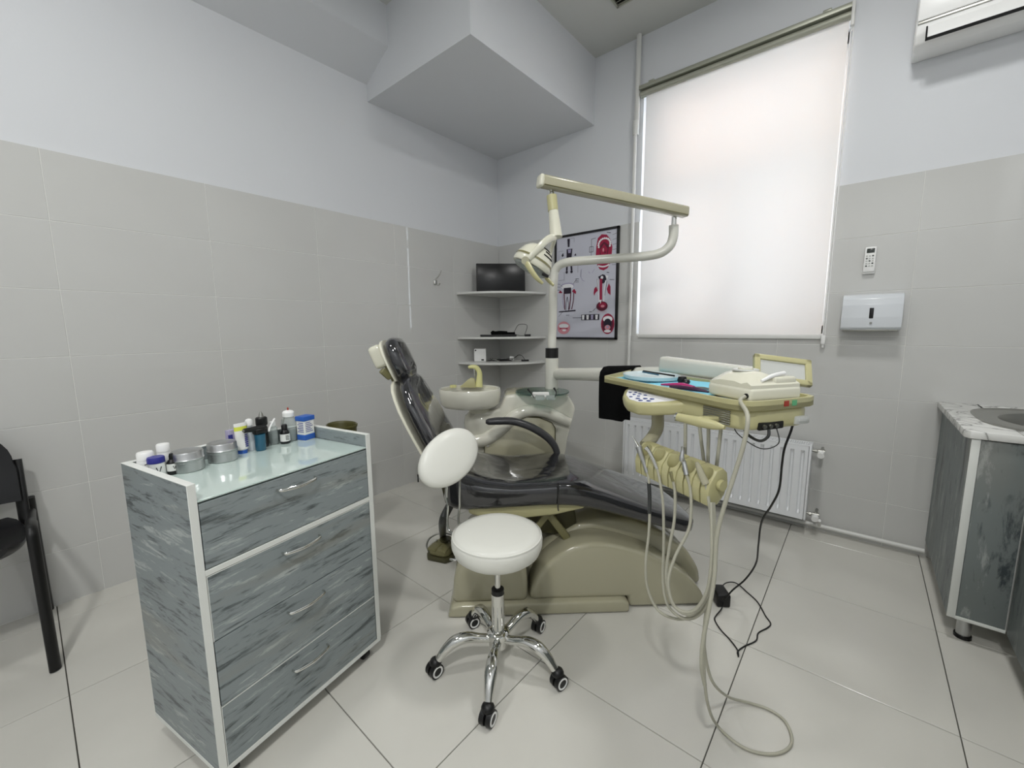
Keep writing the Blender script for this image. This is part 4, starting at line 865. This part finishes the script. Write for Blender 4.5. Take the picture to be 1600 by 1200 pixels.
pcord = MB(); pcord.tube([(2.657, -1.671, 1.127), (2.662, -1.644, 1.101), (2.668, -1.608, 1.059), (2.670, -1.576, 1.003), (2.665, -1.576, 0.956), (2.652, -1.583, 0.896), (2.646, -1.560, 0.835), (2.639, -1.518, 0.732), (2.615, -1.473, 0.652), (2.581, -1.413, 0.558), (2.563, -1.320, 0.422), (2.546, -1.226, 0.289), (2.502, -1.165, 0.168), (2.456, -1.174, 0.100), (2.423, -1.175, 0.035)], .0036, 8, 6)
ad = thing('power_adapter', 'black power adapter with tangled cord on the floor by the chair foot', 'power adapter', (2.400, -1.142, 0.000))
pcord.build('cable', 'black_plastic', ad, world=True)
m = MB(); m.box((-.03, -.045, .0005), (.03, .045, .062), .008, 3, Matrix.Rotation(R(35), 4, 'Z')); m.build('case', 'black_plastic', ad)
m = MB(); m.tube([(2.417, -1.147, 0.030), (2.425, -1.215, 0.020), (2.414, -1.266, 0.006), (2.417, -1.297, 0.004), (2.452, -1.344, 0.004), (2.495, -1.380, 0.004), (2.532, -1.421, 0.004), (2.543, -1.451, 0.004)], .0028, 8, 5)
m.tube([(2.395, -1.129, 0.050), (2.395, -1.019, 0.030), (2.428, -0.953, 0.010), (2.487, -0.991, 0.004), (2.539, -1.041, 0.004), (2.583, -1.123, 0.004), (2.609, -1.165, 0.004), (2.603, -1.205, 0.004), (2.579, -1.264, 0.004), (2.580, -1.320, 0.004), (2.550, -1.384, 0.004), (2.536, -1.431, 0.004), (2.544, -1.458, 0.004)], .0028, 8, 5); m.build('cable', 'black_plastic', ad, world=True)

# black cloth over the horizontal arm
cl = thing('black_cloth', 'black cloth draped over the white console arm', 'cloth', tuple(armA*.5+armB*.5))
d_ = (armB-armA); d_.z = 0; d_.normalize(); nn = Vector((d_.y, -d_.x, 0))
if (nn.dot(Vector((2.819, -3.144, 0))-armB)) < 0: nn = -nn
def on_arm(t): return armA*(1-t)+armB*t
rr = []; T0, T1 = .545, .80
m = MB(); b2 = bmesh.new(); gg = []
for i in range(15):
    t = T0+(T1-T0)*i/14; c_ = on_arm(t); row = []
    for j in range(22):
        a = j/21
        if a < .55: o_ = .045+.003*math.sin(i*.8+j*.2); z = -.225+a/.55*.225+(.012 if i > 11 and j < 2 else 0)
        elif a < .75: th = PI*(a-.55)/.20; o_ = .045*math.cos(th); z = .045*math.sin(th)
        else: o_ = -.045; z = -(a-.75)/.25*.17
        row.append(b2.verts.new(c_+nn*o_+Vector((0, 0, z))))
    gg.append(row)
for i in range(14):
    for j in range(21): b2.faces.new((gg[i][j], gg[i+1][j], gg[i+1][j+1], gg[i][j+1]))
bmesh.ops.recalc_face_normals(b2, faces=b2.faces[:]); r_ = bmesh.ops.solidify(b2, geom=b2.faces[:], thickness=.003)
m.merge(b2); m.build('cloth', 'black_fabric', cl, world=True)

# ------------------------------------------------------------ stool
sx_, sy_ = 1.843, -2.084
sl_ = thing('rolling_stool', 'round white rolling stool with oval backrest and chrome five-leg base', 'stool', (sx_, sy_, 0))
m = MB(); m.lathe([(0, .452), (.10, .453), (.140, .461), (.158, .476), (.167, .500), (.168, .524), (.163, .538), (.150, .547), (.12, .552), (0, .555)], (0, 0, 0), 56); m.build('seat', 'white_vinyl', sl_)
m = MB(); m.lathe([(.161, .5370), (.1658, .5350), (.1654, .5390), (.1615, .5410)], (0, 0, 0), 56, cap=False); m.build('seat_piping', 'white_vinyl', sl_)
m = MB(); m.lathe([(0, .432), (.075, .434), (.085, .440), (.085, .455), (0, .455)], (0, 0, 0), 32); m.build('seat_plate', 'steel', sl_)
m = MB(); m.lathe([(0, .28), (.0115, .28), (.0115, .436), (0, .436)], (0, 0, 0), 20); m.build('gas_lift', 'chrome', sl_)
m = MB(); m.lathe([(0, .298), (.022, .298), (.0235, .302), (.0235, .318), (.016, .323), (0, .323)], (0, 0, 0), 24); m.build('lift_collar', 'black_plastic', sl_)
m = MB(); m.lathe([(0, .10), (.0245, .10), (.0245, .300), (0, .300)], (0, 0, 0), 24); m.build('column', 'chrome', sl_)
m = MB(); m.lathe([(0, .078), (.028, .078), (.036, .088), (.036, .122), (.043, .128), (.043, .143), (.036, .150), (.026, .153), (0, .153)], (0, 0, 0), 32); m.build('hub', 'chrome', sl_)
m = MB(); m.tube([(-.05, -.03, .438), (-.12, -.09, .43), (-.15, -.10, .425)], .004, 8, 4); m.build('height_lever', 'chrome', sl_)
for k in range(5):
    a = R(-128.4+72*k); ca, sa = math.cos(a), math.sin(a)
    def P3(r, z, s=0): return (ca*r-sa*s, sa*r+ca*s, z)
    m = MB(); m.tube([P3(.028, .118), P3(.07, .126), P3(.12, .137), P3(.165, .128), P3(.20, .100), P3(.226, .066)], [.015, .0155, .0185, .0205, .0175, .0140], 16, 5, flat=1.12); lg = m.build('leg', 'chrome', sl_)
    m = MB(); m.lathe([(0, .048), (.021, .048), (.023, .056), (.019, .066), (.009, .072), (0, .073)], P3(.238, 0), 20)
    cas = R(-128.4+72*k+(35, -20, 60, 10, 90)[k]); wx, wy = math.cos(cas), math.sin(cas); cpos = Vector(P3(.243, .027))
    for sgn in (-1, 1):
        c0 = cpos+Vector((-wy, wx, 0))*sgn*.004; c1 = cpos+Vector((-wy, wx, 0))*sgn*.021
        m.tube([c0, c1], .0268, 24)
    m.build('caster', 'black_plastic', lg)
    m = MB()
    for sgn in (-1, 1):
        m.lathe([(.0155, 0), (.0215, 0), (.0215, .0022), (.0155, .0022), (.0155, 0)], cpos+Vector((-wy, wx, 0))*sgn*.0205, 24, axis=Vector((-wy, wx, 0))*sgn, cap=False)
    m.build('wheel_ring', 'white_plastic', lg)
# oval backrest on two bent chrome rods
bcn = Vector((1.632, -2.121, 0.796)); tow = Vector((2.819, -3.144, 1.35))-bcn
tow.normalize(); side_ = Vector((0, 0, 1)).cross(tow).normalized()
nrm = (tow*.86+side_*.45+Vector((0, 0, .12))).normalized(); e1 = Vector((0, 0, 1)).cross(nrm).normalized(); e2 = nrm.cross(e1)
ro = R(27); e1, e2 = e1*math.cos(ro)+e2*math.sin(ro), e2*math.cos(ro)-e1*math.sin(ro)
BM = Matrix.Translation(bcn) @ Matrix((e1, e2, nrm)).transposed().to_4x4()
b2 = MB(); b2.lathe([(0, -.026), (.80, -.026), (.92, -.020), (.985, -.006), (1.0, .008), (.97, .020), (.88, .028), (.6, .033), (0, .035)], (0, 0, 0), 56, sx=.143, sy=.095)
for v in b2.bm.verts: v.co.z -= .35*(v.co.x**2)
b2.bm.transform(BM); b2.build('back_pad', 'white_vinyl', sl_, world=True)
m = MB(); m.tube([(1.557, -2.215, 0.736), (1.558, -2.216, 0.724), (1.560, -2.217, 0.707)], [.003, .002, .003], 8); m.build('zip_pull', 'black_plastic', sl_, world=True)
m = MB(); m.tube([(1.603, -2.108, 0.706), (1.603, -2.115, 0.629), (1.610, -2.116, 0.591), (1.617, -2.127, 0.530), (1.635, -2.131, 0.497), (1.695, -2.123, 0.482), (1.805, -2.102, 0.445)], .0075, 12, 5, flat=.6); m.build('back_rod', 'chrome', sl_, world=True)
m = MB(); m.tube([(1.620, -2.056, 0.695), (1.621, -2.063, 0.617), (1.624, -2.067, 0.578), (1.629, -2.080, 0.516), (1.658, -2.088, 0.482), (1.719, -2.091, 0.469), (1.813, -2.083, 0.444)], .0075, 12, 5, flat=.6); m.build('back_rod', 'chrome', sl_, world=True)

# ------------------------------------------------------------ foot control
fp = thing('foot_control', 'olive foot control pedal with a chrome guard bar on the floor', 'foot pedal', (1.077, -1.711, 0.000), R(20))
m = MB(); m.prism([(-.055, -.075), (.055, -.075), (.078, -.045), (.078, .05), (.05, .075), (-.05, .075), (-.078, .05), (-.078, -.045)], Matrix.Translation((0, 0, .001)), .026, .006, 2); m.build('base', 'dark_olive', fp)
m = MB(); m.prism([(-.045, -.068), (.045, -.068), (.068, -.04), (.066, .045), (.04, .066), (-.04, .066), (-.066, .045), (-.068, -.04)], Matrix.Translation((0, 0, .026)), .044, .016, 3); m.build('cover', 'olive_plastic', fp)
m = MB(); m.box((-.058, -.070, .056), (-.002, -.005, .074), .006, 2).box((.002, -.070, .056), (.058, -.005, .074), .006, 2); m.build('pedal_plate', 'olive_plastic', fp)
m = MB(); m.lathe([(0, .068), (.026, .068), (.028, .078), (.02, .084), (0, .086)], (.0, .035, 0), 24).lathe([(0, .08), (.034, .082), (.034, .088), (0, .090)], (0, .035, 0), 24); m.build('foot_button', 'dark_olive', fp)
for x, y in ((-.045, .0), (.03, .005)):
    m = MB(); m.lathe([(0, .068), (.007, .070), (.006, .080), (0, .083)], (x, y+.012, 0), 12); m.build('stud', 'chrome', fp)
m = MB(); m.tube([(-.075, -.03, .03), (-.105, .0, .045), (-.105, .04, .07), (-.06, .085, .085), (.0, .09, .085), (.06, .085, .08)], .005, 10, 5); m.build('guard_bar', 'steel', fp)
m = MB(); m.tube([(.03, .07, .03), (.05, .16, .02), (.10, .25, .02), (.2, .34, .03)], .012, 12, 5); m.build('cable', 'hose_dark', fp)
hb = MB(); hb.tube([(0.935, -1.590, 0.020), (1.322, -1.906, 0.355), (1.351, -1.895, 0.425), (1.394, -1.870, 0.510), (1.421, -1.863, 0.571)], .020, 14, 5)
tag(hb.build('corrugated_hose', 'hose_dark'), 'thick dark hose running up behind the stool backrest', 'hose')

# ------------------------------------------------------------ trolley (local: x along the front, y to the back, z up)
TA = math.atan2(.981, -.195); TO = (1.556, -2.914, 0)
tr = thing('trolley', 'grey wood-look drawer trolley with white edges and a glass top', 'trolley', TO, TA)
W3, D3, H3, B3 = .585, .39, .903, .072
m = MB(); m.box((0, .002, B3), (.018, D3, H3-.001), .0006, 1); m.build('side_panel', 'laminate', tr)
m = MB(); m.box((W3-.018, .002, B3), (W3, D3, H3-.001), .0006, 1); m.build('side_panel', 'laminate', tr)
m = MB(); m.box((.018, D3-.018, B3+.02), (W3-.018, D3-.001, H3-.001), .0006, 1); m.build('back_panel', 'laminate', tr)
m = MB(); m.box((-.0008, .0, B3-.001), (.0188, .0025, H3), .0006, 1).box((W3-.0188, .0, B3-.001), (W3+.0008, .0025, H3), .0006, 1)
m.box((-.0008, .001, H3-.0018), (.0188, D3, H3+.0004), .0005, 1).box((W3-.0188, .001, H3-.0018), (W3+.0008, D3, H3+.0004), .0005, 1).box((.018, D3-.019, H3-.0018), (W3-.018, D3, H3+.0004), .0005, 1)
m.box((-.0008, .0, B3-.014), (.0188, D3, B3), .0005, 1); m.build('edge_band', 'white_edge', tr)
m = MB(); m.box((.0005, .0, B3-.014), (W3-.0005, D3-.001, B3+.002), .001, 1); m.build('bottom_board', 'white_edge', tr)
m = MB(); m.box((.019, .022, .642), (W3-.019, D3-.02, .650)).box((.019, .022, .83), (W3-.019, D3-.02, .850)); m.build('inner_shelf', 'white_edge', tr)
m = MB(); m.box((.019, .0, .648), (W3-.019, .022, .664), .001, 1); m.build('rail', 'white_edge', tr)
m = MB(); m.box((.0195, .001, .851), (W3-.0195, D3-.021, .8565), .001, 1); m.build('glass_top', 'milk_glass', tr)
def handle(z, par):
    h = MB(); h.tube([(.222, -.001, z), (.226, -.016, z), (.250, -.023, z-.001), (.285, -.027, z-.002), (.320, -.023, z-.001), (.344, -.016, z), (.348, -.001, z)], [.004, .005, .0055, .006, .0055, .005, .004], 10, 4, flat=.7); return h.build('handle', 'chrome', par)
for z0, z1, hz_, edge in ((.667, .846, .813, 0), (.459, .645, .612, 1), (.263, .456, .414, 0), (.076, .259, .213, 1)):
    m = MB(); m.box((.0215, .0005, z0), (W3-.0215, .0175, z1), .0007, 1); d_w = m.build('drawer', 'laminate', tr); handle(hz_, d_w)
    if edge:
        m = MB(); m.box((.0208, -.0005, z1-.0004), (W3-.0208, .0180, z1+.0012)).box((.0200, -.0005, z0), (.0216, .0180, z1+.001)); m.build('drawer_edge', 'white_edge', d_w)
m = MB(); m.box((.020, .018, .078), (.0205, .03, .848)).box((.020, .024, .078), (W3-.02, .028, .64)).box((.020, .024, .66), (W3-.02, .028, .85)); m.build('drawer_gap', 'dark_gap', tr)
for x, y in ((.05, .05), (W3-.05, .045), (.05, D3-.05), (W3-.05, D3-.05)):
    m = MB(); m.box((x-.02, y-.02, .05), (x+.02, y+.02, .058), .001).box((x-.012, y-.006, .02), (x+.012, y+.018, .052), .003).tube([(x-.012, y, .0225), (x+.012, y, .0225)], .022, 20); m.build('caster', 'black_plastic', tr)

# ------------------------------------------------------------ things on the trolley
TM = Matrix.Translation(TO) @ Matrix.Rotation(TA, 4, 'Z'); GZ = .8568
def ti(name, label, cat, u, v, rz=0, group=None):
    p = TM @ Vector((u, v, 0)); return thing(name, label, cat, (p.x, p.y, GZ), TA+rz, group)
def lat(t, nm, prof, mt, seg=28, **k): m = MB(); m.lathe(prof, (0, 0, 0), seg, **k); return m.build(nm, mt, t)
t = ti('plastic_jar', 'short white jar with white screw cap at the left corner of the trolley', 'jar', .042, .343)
lat(t, 'body', [(0, 0), (.019, 0), (.021, .003), (.021, .048), (.019, .052), (0, .053)], 'white_plastic'); lat(t, 'cap', [(0, .052), (.0205, .052), (.0205, .071), (.018, .075), (0, .076)], 'white_plastic')
m = MB(); m.tube([(-.010, -.0188, .040), (.0, -.0216, .043), (.009, -.0192, .041)], .0015, 6, 3); m.build('marker_stroke', 'black_plastic', t)
t = ti('plastic_jar', 'white jar with a dark blue lid and a black V mark', 'jar', .054, .308)
lat(t, 'body', [(0, 0), (0.0187, 0), (0.0200, .003), (0.0200, .044), (0, .045)], 'white_plastic'); lat(t, 'lid', [(0, .045), (0.0213, .045), (0.0213, .058), (0.0195, .062), (0, .063)], 'violet_blue')
m = MB(); m.tube([(-.008, -.0188, .033), (-.003, -.0202, .014), (.004, -.0200, .034)], .0014, 6); m.build('letter_v', 'black_plastic', t)
t = ti('plastic_jar', 'white screw-top jar behind the blue-lidded one', 'jar', .090, .350)
lat(t, 'body', [(0, 0), (0.0151, 0), (0.0168, .003), (0.0168, .060), (0.0151, .064), (0, .065)], 'white_plastic'); lat(t, 'cap', [(0, .064), (0.0172, .064), (0.0172, .083), (0.0151, .087), (0, .088)], 'white_plastic')
t = ti('dropper_bottle', 'tiny black dropper bottle with white label beside the round tin', 'bottle', .0880, .298)
lat(t, 'body', [(0, 0), (.0125, 0), (.0135, .002), (.0135, .036), (.009, .044), (.006, .046), (.006, .056), (.0045, .064), (0, .065)], 'black_plastic', 20)
lat(t, 'label', [(.0137, .012), (.0139, .012), (.0139, .034), (.0137, .034)], 'label_white', 20, cap=False)
m = MB(); m.tube([(-.003, -.0139, .028), (.0, -.0141, .018), (.004, -.0137, .028)], .0009, 6); m.build('letter_v', 'black_plastic', t)
for lab, u, v, h in (('round aluminium tin with lid, nearest the left end of the trolley', .130, .300, 0), ('round aluminium tin with lid, beside the standing tube', .233, .307, 0)):
    t = ti('round_tin', lab, 'tin', u, v, 0, 'aluminium tins on the trolley')
    lat(t, 'tin_body', [(0, 0), (0.0397, 0), (0.0421, .003), (0.0421, .030), (0.0437, .032), (0.0437, .036), (0, .036)], 'brushed', 44)
    lat(t, 'tin_lid', [(0, .0365), (0.0433, .0365), (0.0441, .039), (0.0417, .043), (0.0417, .058), (0.0397, .062), (0.0373, .0605), (0, .0605)], 'brushed', 44)
t = ti('paste_tube', 'white tube with yellow band standing on its blue cap', 'tube', .310, .335)
m = MB(); rr = [[(rx*math.cos(a), ry*math.sin(a), z) for a in [2*PI*k/24 for k in range(24)]] for rx, ry, z in ((.014, .014, .012), (.019, .017, .016), (.020, .013, .06), (.022, .003, .104), (.022, .0015, .108))]
m.rings(rr); m.build('tube_body', 'label_white', t); lat(t, 'cap', [(0, 0), (.0155, 0), (.0155, .012), (0, .0125)], 'blue', 20)
m = MB(); m.rings([[(rx*math.cos(a), ry*math.sin(a), z) for a in [2*PI*k/24 for k in range(24)]] for rx, ry, z in ((.0215, .0082, .082), (.0222, .0055, .096))], cap=False); m.build('yellow_band', 'yellow', t)
m = MB()
for k in range(7): m.box((.004, -.0175, .024+k*.007), (.013, -.0125-.0005*k, .0275+k*.007))
m.build('small_print', 'violet_blue', t)
t = ti('paste_box', 'slim violet-sided carton behind the standing tube', 'carton', .290, .360)
m = MB(); m.box((-.014, -.010, 0), (.014, .010, .085), .001); m.build('carton', 'print_lilac', t); m = MB(); m.box((-.0145, -.0105, .02), (.0, -.0095, .07)); m.build('violet_panel', 'violet_blue', t)
t = ti('bottle', 'white plastic bottle with rounded white cap behind the gas torch', 'bottle', .347, .348)
lat(t, 'body', [(0, 0), (.019, 0), (.0205, .003), (.0205, .064), (.018, .071), (.009, .076), (.009, .092), (0, .092)], 'grey_white_plastic'); lat(t, 'cap', [(0, .091), (.0125, .091), (.0125, .106), (.010, .112), (.004, .115), (0, .1155)], 'white_plastic')
t = ti('torch', 'small gas torch with black nozzle and translucent blue tank', 'torch', .361, .312)
lat(t, 'tank', [(0, 0), (.016, 0), (.0175, .003), (.018, .060), (0, .061)], 'teal_blue')
m = MB(); m.box((-.020, -.014, .060), (.022, .014, .082), .006, 3); m.tube([(-.055, -.006, .084), (-.02, -.002, .082), (.02, 0, .080)], [.008, .010, .011], 14, 3); m.build('burner_head', 'black_plastic', t)
m = MB(); m.tube([(-.058, -.007, .0842), (-.05, -.005, .0838)], .0055, 12); m.build('nozzle', 'steel', t)
t = ti('bottle', 'black bottle with black cap and grey tip behind the torch', 'bottle', .394, .352)
lat(t, 'body', [(0, 0), (.0165, 0), (.018, .003), (.018, .072), (.014, .082), (0, .084)], 'black_gloss'); lat(t, 'cap', [(0, .082), (.0185, .082), (.0195, .086), (.0195, .108), (.016, .112), (0, .113)], 'black_plastic'); lat(t, 'tip', [(0, .112), (.009, .112), (.007, .122), (.003, .132), (0, .133)], 'steel', 16)
t = ti('bottle', 'clear bottle with curved white spout leaning over the trolley', 'bottle', .430, .345)
lat(t, 'body', [(0, 0), (.0135, 0), (.015, .003), (.015, .062), (.010, .072), (0, .073)], 'clear_plastic'); m = MB(); m.lathe([(0, .07), (.010, .07), (.010, .088), (0, .089)], (0, 0, 0), 20)
m.tube([(0, 0, .086), (.008, 0, .096), (.0, -.01, .094), (-.022, -.022, .076), (-.033, -.028, .060)], [.004, .0035, .003, .003, .0035], 10, 5); m.build('spout', 'white_plastic', t)
t = ti('bottle', 'small dark brown bottle with white label and black cap', 'bottle', .459, .320)
lat(t, 'body', [(0, 0), (.0155, 0), (.0168, .003), (.0168, .042), (.012, .052), (.009, .054), (0, .055)], 'black_gloss'); lat(t, 'cap', [(0, .054), (.0105, .054), (.0105, .070), (.008, .074), (0, .075)], 'black_plastic', 20)
lat(t, 'label', [(.0170, .010), (.0173, .010), (.0173, .038), (.0170, .038)], 'label_white', 24, cap=False)
m = MB()
for k in range(4): m.box((-.007, -.0179, .016+k*.005), (.005-.002*(k % 2), -.0155, .0178+k*.005))
m.build('small_print', 'black_plastic', t)
t = ti('squeeze_bottle', 'clear squeeze bottle with white cap and red tip', 'bottle', .494, .344)
lat(t, 'body', [(0, 0), (0.0258, 0), (0.0280, .004), (0.0280, .052), (0.0291, .066), (0.0258, .084), (0.0179, .094), (0.0146, .097), (0, .098)], 'clear_plastic'); lat(t, 'liquid', [(0, .002), (0.0246, .003), (0.0258, .048), (0, .049)], 'liquid')
lat(t, 'cap', [(0, .096), (0.0207, .096), (0.0213, .112), (0.0168, .118), (0.0067, .121), (0, .122)], 'white_plastic'); lat(t, 'tip', [(0, .121), (0.0034, .121), (0.0025, .131), (0, .132)], 'red', 10)
t = ti('small_box', 'small clear box with blue lid and blue base stripe on the trolley', 'box', .533, .300, R(8))
m = MB(); m.box((-.024, -.020, .0), (.024, .020, .085), .001); m.build('carton', 'label_white', t); m = MB(); m.box((-.027, -.023, .078), (.027, .023, .096), .002); m.build('lid', 'blue', t)
m = MB(); m.box((-.0245, -.0207, .002), (.0245, .0207, .024), .0005); m.build('blue_stripe', 'blue', t)
m = MB()
for k in range(6): m.box((-.018, -.0206, .034+k*.007), (.016-.005*(k % 3), -.0198, .0365+k*.007))
for k in range(6): m.box((-.0248, -.016, .034+k*.007), (-.0238, .014-.006*(k % 2), .0365+k*.007))
m.build('small_print', 'violet_blue', t)

bn = thing('waste_bin', 'olive green waste bin rim seen behind the trolley', 'bin', (.43, -1.93, 0))
m = MB(); m.lathe([(0, .002), (.080, .002), (.084, .01), (.098, .70), (.104, .703), (.106, .715), (.101, .718), (.096, .712), (.092, .705), (.078, .02), (0, .016)], (0, 0, 0), 40, sy=.8); m.build('bin_body', 'bin_olive', bn)
